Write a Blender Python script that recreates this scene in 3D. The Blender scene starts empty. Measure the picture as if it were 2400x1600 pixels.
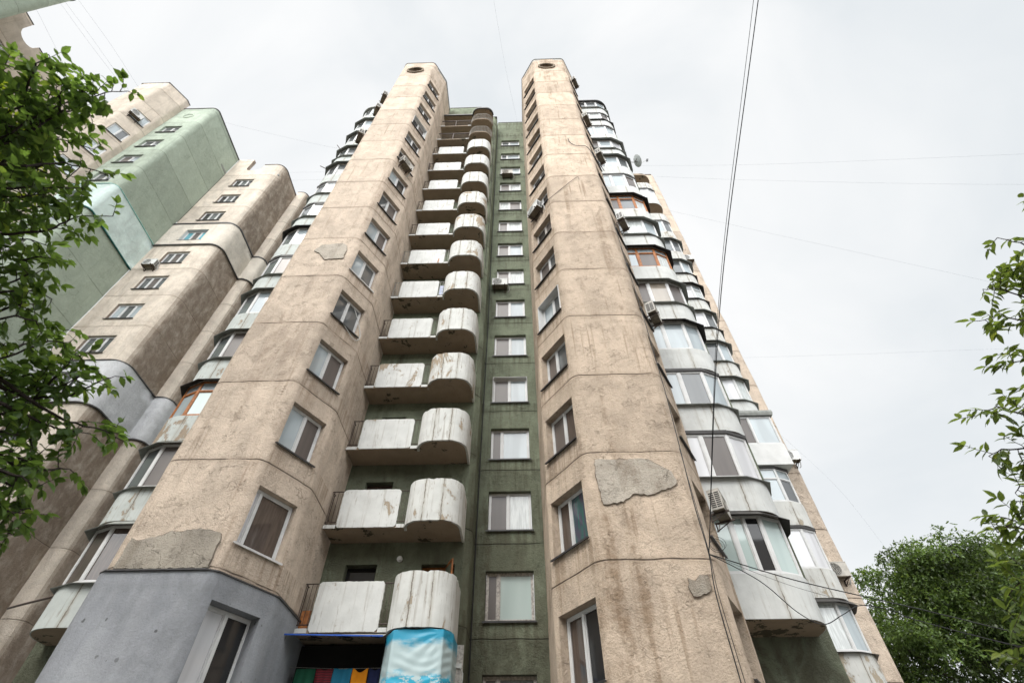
import bpy, bmesh, math, random
from mathutils import Vector, Matrix, noise
R = math.radians
D = bpy.data
scene = bpy.context.scene
COL = scene.collection
random.seed(7)

# ------------------------------------------------------------------ camera
cam_d = D.cameras.new("camera"); cam = D.objects.new("camera", cam_d); COL.objects.link(cam)
TH, RO, YAW = 0.83381, -0.0029609, 0.0255018          # pitch, roll, yaw of the street frame
fw0 = Vector((0, math.cos(TH), math.sin(TH))); up0 = Vector((0, -math.sin(TH), math.cos(TH))); rt0 = Vector((1, 0, 0))
rt = math.cos(RO) * rt0 + math.sin(RO) * up0; up = -math.sin(RO) * rt0 + math.cos(RO) * up0
Rz = Matrix.Rotation(YAW, 3, 'Z')
rt, up, fw = Rz @ rt, Rz @ up, Rz @ fw0
cam.matrix_world = Matrix(((rt.x, up.x, -fw.x, 0), (rt.y, up.y, -fw.y, 0), (rt.z, up.z, -fw.z, 1.6), (0, 0, 0, 1)))
cam_d.sensor_width = 36; cam_d.lens = 17.54; cam_d.clip_start = 0.05; cam_d.clip_end = 2000
cam_d.dof.use_dof = True; cam_d.dof.focus_distance = 20; cam_d.dof.aperture_fstop = 2.4
scene.camera = cam

# ------------------------------------------------------------------ light
SUN_EL, SUN_AZ = R(52), R(205)     # azimuth clockwise from +Y : the brighter part of the overcast, behind the photographer
sd = Vector((math.sin(SUN_AZ) * math.cos(SUN_EL), math.cos(SUN_AZ) * math.cos(SUN_EL), math.sin(SUN_EL)))
sun_d = D.lights.new("sun", 'SUN'); sun = D.objects.new("sun", sun_d); COL.objects.link(sun)
sun_d.energy = 1.5; sun_d.angle = R(24); sun_d.color = (1.0, 0.95, 0.88)
sun.rotation_euler = (-sd).to_track_quat('-Z', 'Y').to_euler(); sun.location = (0, -20, 60)

w = D.worlds.new("World"); scene.world = w; w.use_nodes = True
nt = w.node_tree; nt.nodes.clear()
def N(t, typ, **kw):
    n = t.nodes.new(typ)
    for k, v in kw.items():
        if k == 'inp':
            for a, b in v.items(): n.inputs[a].default_value = b
        else: setattr(n, k, v)
    return n
wo = N(nt, 'ShaderNodeOutputWorld'); bg = N(nt, 'ShaderNodeBackground')
sky = N(nt, 'ShaderNodeTexSky', sky_type='NISHITA', sun_disc=False, sun_elevation=SUN_EL, sun_rotation=SUN_AZ)
sky.air_density = 1.0; sky.dust_density = 3.0
tc = N(nt, 'ShaderNodeTexCoord')
n1 = N(nt, 'ShaderNodeTexNoise', inp={'Scale': 2.1, 'Detail': 6.0, 'Roughness': 0.5, 'Distortion': 0.6})
cr = N(nt, 'ShaderNodeValToRGB')
cr.color_ramp.elements[0].position = 0.34; cr.color_ramp.elements[0].color = (6.2, 6.5, 6.7, 1)
cr.color_ramp.elements[1].position = 0.62; cr.color_ramp.elements[1].color = (7.65, 7.7, 7.7, 1)
nt.links.new(tc.outputs['Generated'], n1.inputs['Vector']); nt.links.new(n1.outputs['Fac'], cr.inputs['Fac'])
# the cloud deck is brighter round the hidden sun
dt = N(nt, 'ShaderNodeVectorMath', operation='DOT_PRODUCT'); dt.inputs[1].default_value = (-0.12, -0.99, 0.10)
nt.links.new(tc.outputs['Generated'], dt.inputs[0])
mr = N(nt, 'ShaderNodeMapRange', inp={'From Min': 0.22, 'From Max': 0.8, 'To Min': 1.0, 'To Max': 4.4})
nt.links.new(dt.outputs['Value'], mr.inputs['Value'])
ml = N(nt, 'ShaderNodeMix', data_type='RGBA', blend_type='MULTIPLY'); ml.inputs[0].default_value = 1
nt.links.new(cr.outputs['Color'], ml.inputs[6]); nt.links.new(mr.outputs['Result'], ml.inputs[7])
mx = N(nt, 'ShaderNodeMix', data_type='RGBA'); mx.inputs[0].default_value = 0.95
nt.links.new(sky.outputs[0], mx.inputs[6]); nt.links.new(ml.outputs[2], mx.inputs[7])
nt.links.new(mx.outputs[2], bg.inputs['Color']); bg.inputs['Strength'].default_value = 0.1
nt.links.new(bg.outputs[0], wo.inputs[0])

scene.view_settings.view_transform = 'Standard'; scene.view_settings.look = 'None'
scene.view_settings.exposure = 0.42; scene.view_settings.gamma = 1
scene.cycles.max_bounces = 6; scene.cycles.diffuse_bounces = 3; scene.cycles.glossy_bounces = 3
scene.cycles.transparent_max_bounces = 6

# ------------------------------------------------------------------ materials
def newmat(name):
    m = D.materials.new(name); m.use_nodes = True; t = m.node_tree
    b = t.nodes['Principled BSDF']; return m, t, b
def L(t, a, b): t.links.new(a, b)
def mixc(t, fac, a, b, bt='MIX'):
    m = N(t, 'ShaderNodeMix', data_type='RGBA', blend_type=bt)
    for i, x in ((0, fac), (6, a), (7, b)):
        if isinstance(x, (int, float)): m.inputs[i].default_value = x
        elif isinstance(x, tuple): m.inputs[i].default_value = (x + (1,))[:4]
        else: L(t, x, m.inputs[i])
    return m.outputs[2]
def math_(t, op, a, b=None, clamp=False):
    m = N(t, 'ShaderNodeMath', operation=op, use_clamp=clamp)
    for i, x in ((0, a), (1, b)):
        if x is None: continue
        if isinstance(x, (int, float)): m.inputs[i].default_value = x
        else: L(t, x, m.inputs[i])
    return m.outputs[0]
def ramp(t, x, lo, hi, a=0.0, b=1.0):
    m = N(t, 'ShaderNodeMapRange', interpolation_type='SMOOTHSTEP', inp={'From Min': lo, 'From Max': hi, 'To Min': a, 'To Max': b})
    L(t, x, m.inputs['Value']); return m.outputs[0]
def pos(t, sc=(1, 1, 1), loc=(0, 0, 0)):
    g = N(t, 'ShaderNodeNewGeometry'); mp = N(t, 'ShaderNodeMapping'); L(t, g.outputs['Position'], mp.inputs['Vector'])
    mp.inputs['Scale'].default_value = sc; mp.inputs['Location'].default_value = loc
    return mp.outputs[0]
def noi(t, v, scale, detail=4, rough=0.55, dist=0.0):
    n = N(t, 'ShaderNodeTexNoise', inp={'Scale': scale, 'Detail': detail, 'Roughness': rough, 'Distortion': dist}); L(t, v, n.inputs['Vector'])
    return n.outputs['Fac']
def simple(name, c, rough=0.6, metal=0.0, var=0.12, scale=6, bump=0.0, spec=0.4):
    m, t, b = newmat(name)
    p = pos(t); n = noi(t, p, scale, 5)
    dark = tuple(x * (1 - var * 2.2) for x in c)
    L(t, mixc(t, ramp(t, n, 0.35, 0.7), c, dark), b.inputs['Base Color'])
    b.inputs['Roughness'].default_value = rough; b.inputs['Metallic'].default_value = metal
    b.inputs['Specular IOR Level'].default_value = spec
    if bump:
        bp = N(t, 'ShaderNodeBump', inp={'Strength': 0.5, 'Distance': bump}); L(t, noi(t, p, scale * 4, 6), bp.inputs['Height']); L(t, bp.outputs[0], b.inputs['Normal'])
    return m
def stucco(name, c, dirt, dirt_amt=0.5, joint0=0.85, jcol=(0.06, 0.045, 0.035), coarse=1.0, streak=0.5, cracks=0.5, side=None, lowdirt=0.0, jstr=0.85, seed=0.0, scratch=0.0, relief=1.0, sill0=None):
    """rough sprayed render: trowel ridges, stains, run marks, panel joints at each storey"""
    m, t, b = newmat(name)
    p = pos(t, loc=(seed, seed * 1.7, 0)); g = N(t, 'ShaderNodeNewGeometry'); sx = N(t, 'ShaderNodeSeparateXYZ'); L(t, g.outputs['Position'], sx.inputs[0])
    big = noi(t, p, 0.35, 3, 0.5); mid = noi(t, pos(t, (1, 1, 0.55), (seed, 3, 1)), 1.3, 6, 0.62, 0.6); fine = noi(t, p, 9, 6, 0.65, 0.9)
    stk = noi(t, pos(t, (1.0, 1.0, 0.06), (seed, 0, 2)), 1.7, 5, 0.62)
    drip = noi(t, pos(t, (1.0, 1.0, 0.035), (seed, 9, 2)), 7.5, 3, 0.5)
    col = mixc(t, ramp(t, mid, 0.3, 0.72), tuple(min(1, x * 1.08) for x in c), tuple(x * 0.8 for x in c))
    d = math_(t, 'MULTIPLY', ramp(t, stk, 0.50, 0.68), ramp(t, mid, 0.36, 0.58))
    d = math_(t, 'MULTIPLY', math_(t, 'MULTIPLY', d, dirt_amt), ramp(t, noi(t, p, 5.5, 7, 0.75, 0.5), 0.34, 0.62, 0.3, 1.0))
    col = mixc(t, d, col, dirt)
    d2 = math_(t, 'MULTIPLY', math_(t, 'MULTIPLY', ramp(t, drip, 0.56, 0.72), ramp(t, big, 0.45, 0.6)), streak)
    col = mixc(t, d2, col, dirt)
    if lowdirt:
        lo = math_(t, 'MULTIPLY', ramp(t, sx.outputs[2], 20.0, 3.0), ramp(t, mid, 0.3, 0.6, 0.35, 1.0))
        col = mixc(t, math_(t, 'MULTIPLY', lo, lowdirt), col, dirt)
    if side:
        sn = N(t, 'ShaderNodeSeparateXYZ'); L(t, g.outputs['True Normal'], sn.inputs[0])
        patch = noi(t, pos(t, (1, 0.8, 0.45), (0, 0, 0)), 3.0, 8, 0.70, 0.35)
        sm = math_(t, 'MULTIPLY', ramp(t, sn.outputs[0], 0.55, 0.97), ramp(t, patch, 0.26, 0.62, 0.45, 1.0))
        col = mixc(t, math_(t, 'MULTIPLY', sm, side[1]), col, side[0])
    # fine speckle and trowel scratches
    col = mixc(t, ramp(t, fine, 0.5, 0.78, 0.0, 0.42), col, dirt)
    wn_ = noi(t, pos(t, (1, 1, 2.1), (seed, 4, 4)), 3.6 * coarse, 4, 0.6, 1.6)
    worm = math_(t, 'MULTIPLY', ramp(t, math_(t, 'ABSOLUTE', math_(t, 'SUBTRACT', wn_, 0.5)), 0.012, 0.002), ramp(t, noi(t, p, 2.3, 5, 0.6), 0.50, 0.62))
    worm = math_(t, 'MULTIPLY', worm, scratch)
    col = mixc(t, worm, col, tuple(x * 0.8 for x in dirt))
    if sill0 is not None:   # rain runs under the window sills
        fz = math_(t, 'FRACT', math_(t, 'DIVIDE', math_(t, 'SUBTRACT', sx.outputs[2], sill0), 2.8)); ds_ = math_(t, 'MULTIPLY', math_(t, 'SUBTRACT', 1.0, fz), 2.8)
        sn2 = N(t, 'ShaderNodeSeparateXYZ'); L(t, g.outputs['True Normal'], sn2.inputs[0])
        run = math_(t, 'MULTIPLY', ramp(t, ds_, 1.15, 0.05), ramp(t, noi(t, pos(t, (1, 1, 0.03), (seed, 5, 1)), 6.5, 4, 0.6), 0.44, 0.62))
        if sill0 > 7: run = math_(t, 'MULTIPLY', run, ramp(t, math_(t, 'ABSOLUTE', sn2.outputs[0]), 0.6, 0.8))
        col = mixc(t, math_(t, 'MULTIPLY', run, 0.55), col, dirt)
    # each storey panel has its own tone
    qf = math_(t, 'FLOOR', math_(t, 'DIVIDE', math_(t, 'SUBTRACT', sx.outputs[2], joint0), 2.8)); wnz = N(t, 'ShaderNodeTexWhiteNoise', noise_dimensions='1D'); L(t, math_(t, 'ADD', qf, seed), wnz.inputs['W'])
    if joint0 > -10: col = mixc(t, 1.0, col, ramp(t, wnz.outputs['Value'], 0.0, 1.0, 0.90, 1.06), 'MULTIPLY')
    if relief < 1: col = mixc(t, ramp(t, noi(t, pos(t, (1, 1, 0.6)), 7.0, 2, 0.4), 0.73, 0.745, 0, 0.75), col, (0.05, 0.05, 0.05)); col = mixc(t, ramp(t, noi(t, pos(t, (0.5, 0.5, 0.16)), 2.2, 5), 0.45, 0.7, 0, 0.35), col, (0.42, 0.43, 0.45))
    # joints
    wob = noi(t, p, 1.1, 2); z = math_(t, 'ADD', sx.outputs[2], math_(t, 'MULTIPLY', math_(t, 'SUBTRACT', wob, 0.5), 0.09))
    q = math_(t, 'DIVIDE', math_(t, 'SUBTRACT', z, joint0), 2.8)
    dd = math_(t, 'MULTIPLY', math_(t, 'PINGPONG', q, 0.5), 2.8)
    gone = ramp(t, noi(t, p, 1.0, 4), 0.36, 0.50, 0.25, 1.0)
    jl = math_(t, 'MULTIPLY', ramp(t, dd, 0.026, 0.007), math_(t, 'MULTIPLY', gone, jstr * 0.85))
    jh = math_(t, 'MULTIPLY', ramp(t, dd, 0.16, 0.0), 0.22)
    col = mixc(t, jh, col, dirt); col = mixc(t, jl, col, jcol)
    # cracks
    wp = N(t, 'ShaderNodeVectorMath', operation='ADD'); L(t, p, wp.inputs[0])
    wn = N(t, 'ShaderNodeTexNoise', inp={'Scale': 2.4, 'Detail': 4.0}); L(t, p, wn.inputs['Vector']); L(t, wn.outputs['Color'], wp.inputs[1])
    vo = N(t, 'ShaderNodeTexVoronoi', feature='DISTANCE_TO_EDGE', inp={'Scale': 1.25 * coarse}); L(t, wp.outputs[0], vo.inputs['Vector'])
    ck = math_(t, 'MULTIPLY', ramp(t, vo.outputs['Distance'], 0.016, 0.003), ramp(t, noi(t, p, 0.9, 3), 0.52, 0.62))
    ck = math_(t, 'MULTIPLY', ck, cracks)
    col = mixc(t, ck, col, jcol)
    L(t, col, b.inputs['Base Color'])
    b.inputs['Roughness'].default_value = 0.92; b.inputs['Specular IOR Level'].default_value = 0.2
    # relief: scratchy ridges plus grain
    rid = N(t, 'ShaderNodeTexNoise', noise_type='RIDGED_MULTIFRACTAL', inp={'Scale': 4.2 * coarse, 'Detail': 5.0, 'Roughness': 0.55, 'Distortion': 1.0})
    L(t, p, rid.inputs['Vector'])
    h = math_(t, 'ADD', math_(t, 'MULTIPLY', rid.outputs['Fac'], 0.35), math_(t, 'MULTIPLY', noi(t, p, 26 * coarse, 6, 0.7), 0.9))
    h = math_(t, 'ADD', h, math_(t, 'MULTIPLY', noi(t, p, 2.0, 4), 1.6))
    h = math_(t, 'SUBTRACT', h, math_(t, 'MULTIPLY', jl, 1.0)); h = math_(t, 'SUBTRACT', h, math_(t, 'MULTIPLY', ck, 0.6)); h = math_(t, 'SUBTRACT', h, math_(t, 'MULTIPLY', worm, 0.7))
    bp = N(t, 'ShaderNodeBump', inp={'Strength': 0.9, 'Distance': 0.05 * relief}); L(t, h, bp.inputs['Height']); L(t, bp.outputs[0], b.inputs['Normal'])
    return m
def paint(name, c, under, seams=(), peel=0.5, streak=0.4, axis=0):
    """old white paint on concrete panels: flakes, run marks, rust, open seams at given positions along an axis"""
    m, t, b = newmat(name)
    g = N(t, 'ShaderNodeNewGeometry'); oi = N(t, 'ShaderNodeObjectInfo')
    ov = N(t, 'ShaderNodeVectorMath', operation='MULTIPLY_ADD'); ov.inputs[1].default_value = (17, 31, 23)
    cb = N(t, 'ShaderNodeCombineXYZ'); [L(t, oi.outputs['Random'], cb.inputs[i]) for i in range(3)]
    L(t, cb.outputs[0], ov.inputs[0]); L(t, g.outputs['Position'], ov.inputs[2])
    def P(sc):
        mp = N(t, 'ShaderNodeMapping'); L(t, ov.outputs[0], mp.inputs['Vector']); mp.inputs['Scale'].default_value = sc; return mp.outputs[0]
    p = P((1, 1, 1)); pv = P((1, 1, 0.16))
    a = noi(t, P((1, 1, 0.5)), 1.9, 9, 0.72, 0.4); reg = noi(t, p, 0.7, 2); st = noi(t, P((1, 1, 0.05)), 9, 4, 0.6)
    col = mixc(t, ramp(t, noi(t, p, 2.2, 5), 0.3, 0.7), c, tuple(x * 0.86 for x in c))
    col = mixc(t, math_(t, 'MULTIPLY', ramp(t, st, 0.52, 0.74), streak), col, (0.30, 0.27, 0.23))
    rnd = math_(t, 'MULTIPLY', oi.outputs['Random'], 0.07)
    fl = math_(t, 'ADD', a, math_(t, 'MULTIPLY', math_(t, 'SUBTRACT', reg, 0.5), 0.45))
    fl = math_(t, 'ADD', fl, rnd)
    edge = 0.715 - 0.1 * peel
    pk = ramp(t, fl, edge, edge + 0.014); pk2 = ramp(t, fl, edge - 0.05, edge + 0.02, 0.0, 0.4)
    col = mixc(t, pk2, col, (0.33, 0.29, 0.24)); col = mixc(t, pk, col, under)
    sp = noi(t, pv, 11, 6, 0.7); col = mixc(t, math_(t, 'MULTIPLY', ramp(t, sp, 0.585, 0.65), 0.12 + 0.6 * peel), col, (0.20, 0.16, 0.12))
    h = math_(t, 'MULTIPLY', pk, -1.0)
    if seams:
        sx = N(t, 'ShaderNodeSeparateXYZ'); L(t, g.outputs['Position'], sx.inputs[0])
        wv = math_(t, 'ADD', sx.outputs[axis], math_(t, 'MULTIPLY', math_(t, 'SUBTRACT', noi(t, p, 5, 5, 0.7), 0.5), 0.10))
        for s in seams:
            dd = math_(t, 'ABSOLUTE', math_(t, 'SUBTRACT', wv, s))
            sm = math_(t, 'MULTIPLY', ramp(t, dd, 0.022, 0.006), ramp(t, noi(t, p, 1.6, 4), 0.38, 0.5, 0.25, 0.95))
            col = mixc(t, sm, col, (0.12, 0.10, 0.08)); h = math_(t, 'SUBTRACT', h, sm)
            col = mixc(t, ramp(t, dd, 0.10, 0.02, 0.0, 0.35), col, (0.30, 0.27, 0.22))
    L(t, col, b.inputs['Base Color']); b.inputs['Roughness'].default_value = 0.8; b.inputs['Specular IOR Level'].default_value = 0.25
    h = math_(t, 'ADD', h, math_(t, 'MULTIPLY', noi(t, p, 14, 5, 0.6), 0.5))
    bp = N(t, 'ShaderNodeBump', inp={'Strength': 0.6, 'Distance': 0.012}); L(t, h, bp.inputs['Height']); L(t, bp.outputs[0], b.inputs['Normal'])
    return m
def glass(name, c, gloss=0.0, rough=0.04, folds=0.0, c2=None):
    """a pane with what stands close behind it (curtain, screen, dark room) or sky reflection painted in"""
    m, t, b = newmat(name)
    p = pos(t, (1, 1, 0.12)); n = noi(t, p, 16 if folds else 1.5, 3, 0.5, 0.4)
    c2 = c2 or tuple(x * 0.72 for x in c)
    L(t, mixc(t, ramp(t, n, 0.35, 0.65), c, c2), b.inputs['Base Color'])
    b.inputs['Roughness'].default_value = 0.6; b.inputs['Specular IOR Level'].default_value = 0.2
    b.inputs['Coat Weight'].default_value = 1.0; b.inputs['Coat Roughness'].default_value = rough; b.inputs['Coat IOR'].default_value = 1.6 + gloss
    bp = N(t, 'ShaderNodeBump', inp={'Strength': 0.03, 'Distance': 0.02}); L(t, noi(t, pos(t), 1.2, 2), bp.inputs['Height']); L(t, bp.outputs[0], b.inputs['Coat Normal'])
    return m

M = {}
BE = (0.50, 0.415, 0.335); BED = (0.20, 0.145, 0.10)
M['beige'] = stucco('beige_render', (0.585, 0.485, 0.392), (0.28, 0.20, 0.14), 0.5, cracks=0.35, streak=0.45, scratch=0.6, sill0=7.08)
M['beige_r'] = stucco('beige_render_stained', (0.57, 0.462, 0.362), (0.235, 0.16, 0.10), 0.85, cracks=0.3, streak=0.6, seed=5.3, scratch=0.7, sill0=7.08)
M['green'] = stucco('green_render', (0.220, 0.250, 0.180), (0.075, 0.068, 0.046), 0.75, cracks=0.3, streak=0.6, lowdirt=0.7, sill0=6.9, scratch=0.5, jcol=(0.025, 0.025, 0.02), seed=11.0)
M['grey'] = stucco('grey_render', (0.265, 0.275, 0.295), (0.17, 0.175, 0.18), 0.35, joint0=-50, cracks=0.0, streak=0.25, coarse=0.8, jstr=0, relief=0.35)
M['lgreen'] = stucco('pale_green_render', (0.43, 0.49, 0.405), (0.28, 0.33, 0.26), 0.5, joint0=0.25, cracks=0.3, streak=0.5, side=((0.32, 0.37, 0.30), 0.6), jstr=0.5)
M['turq'] = stucco('turquoise_render', (0.64, 0.745, 0.71), (0.50, 0.65, 0.62), 0.4, joint0=-50, cracks=0.0, streak=0.2, jstr=0)
M['lcream'] = stucco('cream_render_even', (0.66, 0.575, 0.485), (0.40, 0.32, 0.25), 0.4, joint0=0.25, cracks=0.2, streak=0.35, jstr=0.55, seed=2.5)
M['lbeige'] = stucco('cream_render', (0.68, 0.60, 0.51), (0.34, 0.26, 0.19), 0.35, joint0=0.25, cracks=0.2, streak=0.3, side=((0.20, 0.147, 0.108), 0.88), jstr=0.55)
M['cream'] = stucco('fresh_cream_render', (0.68, 0.62, 0.54), (0.5, 0.44, 0.36), 0.2, joint0=-50, cracks=0.0, streak=0.1, jstr=0)
M['pgrey'] = stucco('pale_grey_render', (0.64, 0.645, 0.66), (0.36, 0.37, 0.39), 0.25, joint0=-50, cracks=0.0, streak=0.15, jstr=0)
M['patch'] = stucco('bare_plaster', (0.385, 0.345, 0.29), (0.20, 0.16, 0.12), 0.8, joint0=-50, cracks=0.5, streak=0.3, jstr=0, seed=3.0, scratch=0.9)
M['patch_l'] = stucco('bare_plaster_pale', (0.48, 0.43, 0.365), (0.26, 0.21, 0.16), 0.8, joint0=-50, cracks=0.6, streak=0.3, jstr=0, seed=8.0, scratch=0.9)
M['white'] = paint('flaking_white_paint', (0.60, 0.605, 0.585), (0.33, 0.27, 0.20), peel=0.45, streak=0.6)
M['white_round'] = paint('flaking_white_paint_seamed', (0.59, 0.595, 0.57), (0.33, 0.27, 0.20), seams=(-2.97, -2.42), peel=0.75, streak=0.75)
M['white_bay'] = paint('weathered_white_paint', (0.57, 0.58, 0.565), (0.42, 0.38, 0.32), seams=(6.35,), peel=0.1, streak=0.4)
M['white_bay2'] = paint('weathered_white_paint_old', (0.57, 0.57, 0.545), (0.34, 0.29, 0.22), seams=(11.2,), peel=0.6, streak=0.6)
M['white_bay3'] = paint('weathered_pale_paint', (0.49, 0.52, 0.50), (0.30, 0.24, 0.18), seams=(-11.55,), peel=0.6, streak=0.6)
M['whitewall'] = simple('clean_white_panel', (0.66, 0.66, 0.65), 0.6, var=0.06, scale=2)
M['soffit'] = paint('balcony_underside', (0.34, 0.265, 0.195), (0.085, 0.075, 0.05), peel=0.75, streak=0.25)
M['pvc'] = simple('white_window_frame', (0.64, 0.64, 0.635), 0.35, var=0.06, scale=3)
M['pvc_old'] = simple('old_painted_frame', (0.52, 0.48, 0.44), 0.6, var=0.22, scale=14)
M['wood'] = simple('orange_wood', (0.42, 0.155, 0.045), 0.5, var=0.2, scale=9)
M['sill'] = simple('dark_metal_sill', (0.045, 0.042, 0.042), 0.4, var=0.15)
M['sill_w'] = simple('white_metal_sill', (0.6, 0.59, 0.58), 0.4, var=0.08)
M['hood'] = simple('grey_metal_hood', (0.27, 0.28, 0.26), 0.5, metal=0.0, var=0.14, scale=3)
M['hood_d'] = simple('dark_metal_hood', (0.05, 0.046, 0.043), 0.5, var=0.2, scale=3)
M['iron'] = simple('brown_iron', (0.075, 0.05, 0.04), 0.6, var=0.2, scale=20)
M['iron_w'] = simple('pale_iron', (0.40, 0.38, 0.35), 0.6, var=0.2, scale=20)
M['cable'] = simple('black_cable', (0.012, 0.012, 0.013), 0.5)
M['wire'] = simple('far_wire', (0.30, 0.33, 0.36), 0.5)
M['conduit'] = simple('white_conduit', (0.6, 0.6, 0.58), 0.5)
M['ac'] = simple('ac_casing', (0.50, 0.47, 0.42), 0.5, var=0.12, scale=4)
M['ac_w'] = simple('ac_casing_white', (0.66, 0.66, 0.64), 0.5, var=0.1, scale=4)
M['ac_dark'] = simple('ac_grille', (0.035, 0.032, 0.03), 0.6)
M['ac_base'] = simple('ac_underside', (0.17, 0.14, 0.10), 0.7, var=0.2, scale=8)
M['dish'] = simple('dish_paint', (0.60, 0.63, 0.62), 0.5, var=0.1)
M['black'] = simple('near_black', (0.012, 0.011, 0.010), 0.9)
M['ring'] = stucco('stained_ring', (0.24, 0.19, 0.14), (0.07, 0.055, 0.04), 0.7, joint0=-50, cracks=0.2, streak=0.2, jstr=0)
M['brickdark'] = simple('attic_dark', (0.10, 0.06, 0.04), 0.9, var=0.3, scale=8)
M['coping'] = simple('coping_metal', (0.06, 0.055, 0.055), 0.5, var=0.15)
M['blue'] = simple('blue_fascia', (0.02, 0.09, 0.42), 0.4, var=0.1)
M['g_dark'] = glass('pane_dark_room', (0.018, 0.018, 0.019), -0.1)
M['g_screen'] = glass('pane_mosquito_screen', (0.115, 0.095, 0.085), -0.15, 0.3)
M['g_grey'] = glass('pane_grey', (0.10, 0.108, 0.112), 0.15)
M['g_pale'] = glass('pane_pale_curtain', (0.56, 0.59, 0.58), 0.1, folds=1)
M['g_blue'] = glass('pane_bluish_blind_sky', (0.40, 0.455, 0.48), 0.2)
M['g_mint'] = glass('pane_mint_cloth', (0.47, 0.56, 0.54), 0.1, c2=(0.41, 0.50, 0.485))
M['g_white'] = glass('pane_white_board_sky', (0.66, 0.66, 0.68), 0.0)
M['g_green'] = glass('pane_green_pattern', (0.03, 0.11, 0.10), 0.1, folds=1, c2=(0.07, 0.05, 0.09))
M['g_tan'] = glass('pane_tan_blind', (0.36, 0.31, 0.25), 0.2)
M['g_brown'] = glass('pane_brown_curtain', (0.085, 0.062, 0.05), -0.05, folds=1)
M['g_aqua'] = glass('pane_aqua', (0.12, 0.42, 0.50), 0.2)
mm, t_, b_ = newmat('mirror_film_glass'); b_.inputs['Base Color'].default_value = (0.80, 0.84, 0.86, 1); b_.inputs['Metallic'].default_value = 0.93; b_.inputs['Roughness'].default_value = 0.03
M['g_mirror'] = mm
PANES = ['g_dark', 'g_screen', 'g_grey', 'g_pale', 'g_blue', 'g_mint', 'g_white', 'g_green', 'g_tan', 'g_brown', 'g_aqua', 'g_mirror']

# ------------------------------------------------------------------ mesh helpers
class MB:
    def __init__(s): s.v = []; s.f = []; s.mi = []
    def add(s, vs, fs, mi=0):
        o = len(s.v); s.v += [tuple(q) for q in vs]; s.f += [tuple(i + o for i in f) for f in fs]; s.mi += [mi] * len(fs)
    def quad(s, a, b, c, d, mi=0): s.add([a, b, c, d], [(0, 1, 2, 3)], mi)
    def box(s, x0, x1, y0, y1, z0, z1, X=None, mi=0):
        vs = [Vector((x, y, z)) for z in (z0, z1) for y in (y0, y1) for x in (x0, x1)]
        if X is not None: vs = [X @ q for q in vs]
        s.add(vs, [(0, 2, 3, 1), (4, 5, 7, 6), (0, 1, 5, 4), (2, 6, 7, 3), (0, 4, 6, 2), (1, 3, 7, 5)], mi)
    def prism(s, poly, z0, z1, mi=0, caps=True):
        n = len(poly); vs = [(x, y, z0) for x, y in poly] + [(x, y, z1) for x, y in poly]
        fs = [(i, (i + 1) % n, n + (i + 1) % n, n + i) for i in range(n)]
        if caps: fs += [tuple(range(n - 1, -1, -1)), tuple(range(n, 2 * n))]
        s.add(vs, fs, mi)
    def tube(s, pts, r, seg=6, mi=0, r1=None):
        pts = [Vector(p) for p in pts]; rings = []; n = len(pts)
        for i, p in enumerate(pts):
            d = (pts[min(i + 1, n - 1)] - pts[max(i - 1, 0)]).normalized()
            a = d.orthogonal().normalized() if i == 0 else (a - a.dot(d) * d).normalized()
            bb = d.cross(a); rr = r if r1 is None else r + (r1 - r) * i / (n - 1)
            rings.append([p + rr * (math.cos(2 * math.pi * k / seg) * a + math.sin(2 * math.pi * k / seg) * bb) for k in range(seg)])
        vs = [q for rg in rings for q in rg]
        fs = [(i * seg + k, i * seg + (k + 1) % seg, (i + 1) * seg + (k + 1) % seg, (i + 1) * seg + k) for i in range(n - 1) for k in range(seg)]
        fs += [tuple(range(seg - 1, -1, -1)), tuple((n - 1) * seg + k for k in range(seg))]
        s.add(vs, fs, mi)
    def ribbon(s, path, prof, mi=0, closed=True):
        """sweep a profile [(offset outward, z)...] along a plan path (outside on the right of travel)"""
        offs = [offset(path, o) for o, _ in prof]; n = len(path); m = len(prof)
        vs = [(offs[j][i][0], offs[j][i][1], prof[j][1]) for i in range(n) for j in range(m)]
        fs = [(i * m + j, (i + 1) * m + j, (i + 1) * m + (j + 1) % m, i * m + (j + 1) % m) for i in range(n - 1) for j in range(m if closed else m - 1)]
        if closed: fs += [tuple(range(m)), tuple((n - 1) * m + j for j in range(m - 1, -1, -1))]
        s.add(vs, fs, mi)
    def build(s, name, mats, parent=None, smooth=None, weld=True, disp=None, jitter=None):
        me = D.meshes.new(name); me.from_pydata(s.v, [], s.f)
        if not isinstance(mats, (list, tuple)): mats = [mats]
        for m in mats: me.materials.append(M[m] if isinstance(m, str) else m)
        if len(mats) > 1: me.polygons.foreach_set('material_index', s.mi)
        if weld:
            bm = bmesh.new(); bm.from_mesh(me); bmesh.ops.remove_doubles(bm, verts=bm.verts, dist=0.0005)
            if disp:
                for v in bm.verts: v.co += disp(v.co)
            bm.to_mesh(me); bm.free()
        if smooth:
            me.shade_smooth(); me.set_sharp_from_angle(angle=R(smooth))
        me.update(); o = D.objects.new(name, me); COL.objects.link(o)
        if parent: o.parent = parent
        return o
def offset(path, d):
    """offset a plan polyline by d to the right of travel"""
    out = []; n = len(path)
    for i in range(n):
        p = Vector(path[i])
        a = (Vector(path[i]) - Vector(path[i - 1])).normalized() if i > 0 else None
        b = (Vector(path[i + 1]) - Vector(path[i])).normalized() if i < n - 1 else None
        if a is None: a = b
        if b is None: b = a
        na = Vector((a.y, -a.x)); nb = Vector((b.y, -b.x)); m = (na + nb)
        m = m / max(0.3, m.length_squared / 2) if m.length > 1e-6 else na
        q = p + m * d; out.append((q.x, q.y))
    return out
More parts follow.
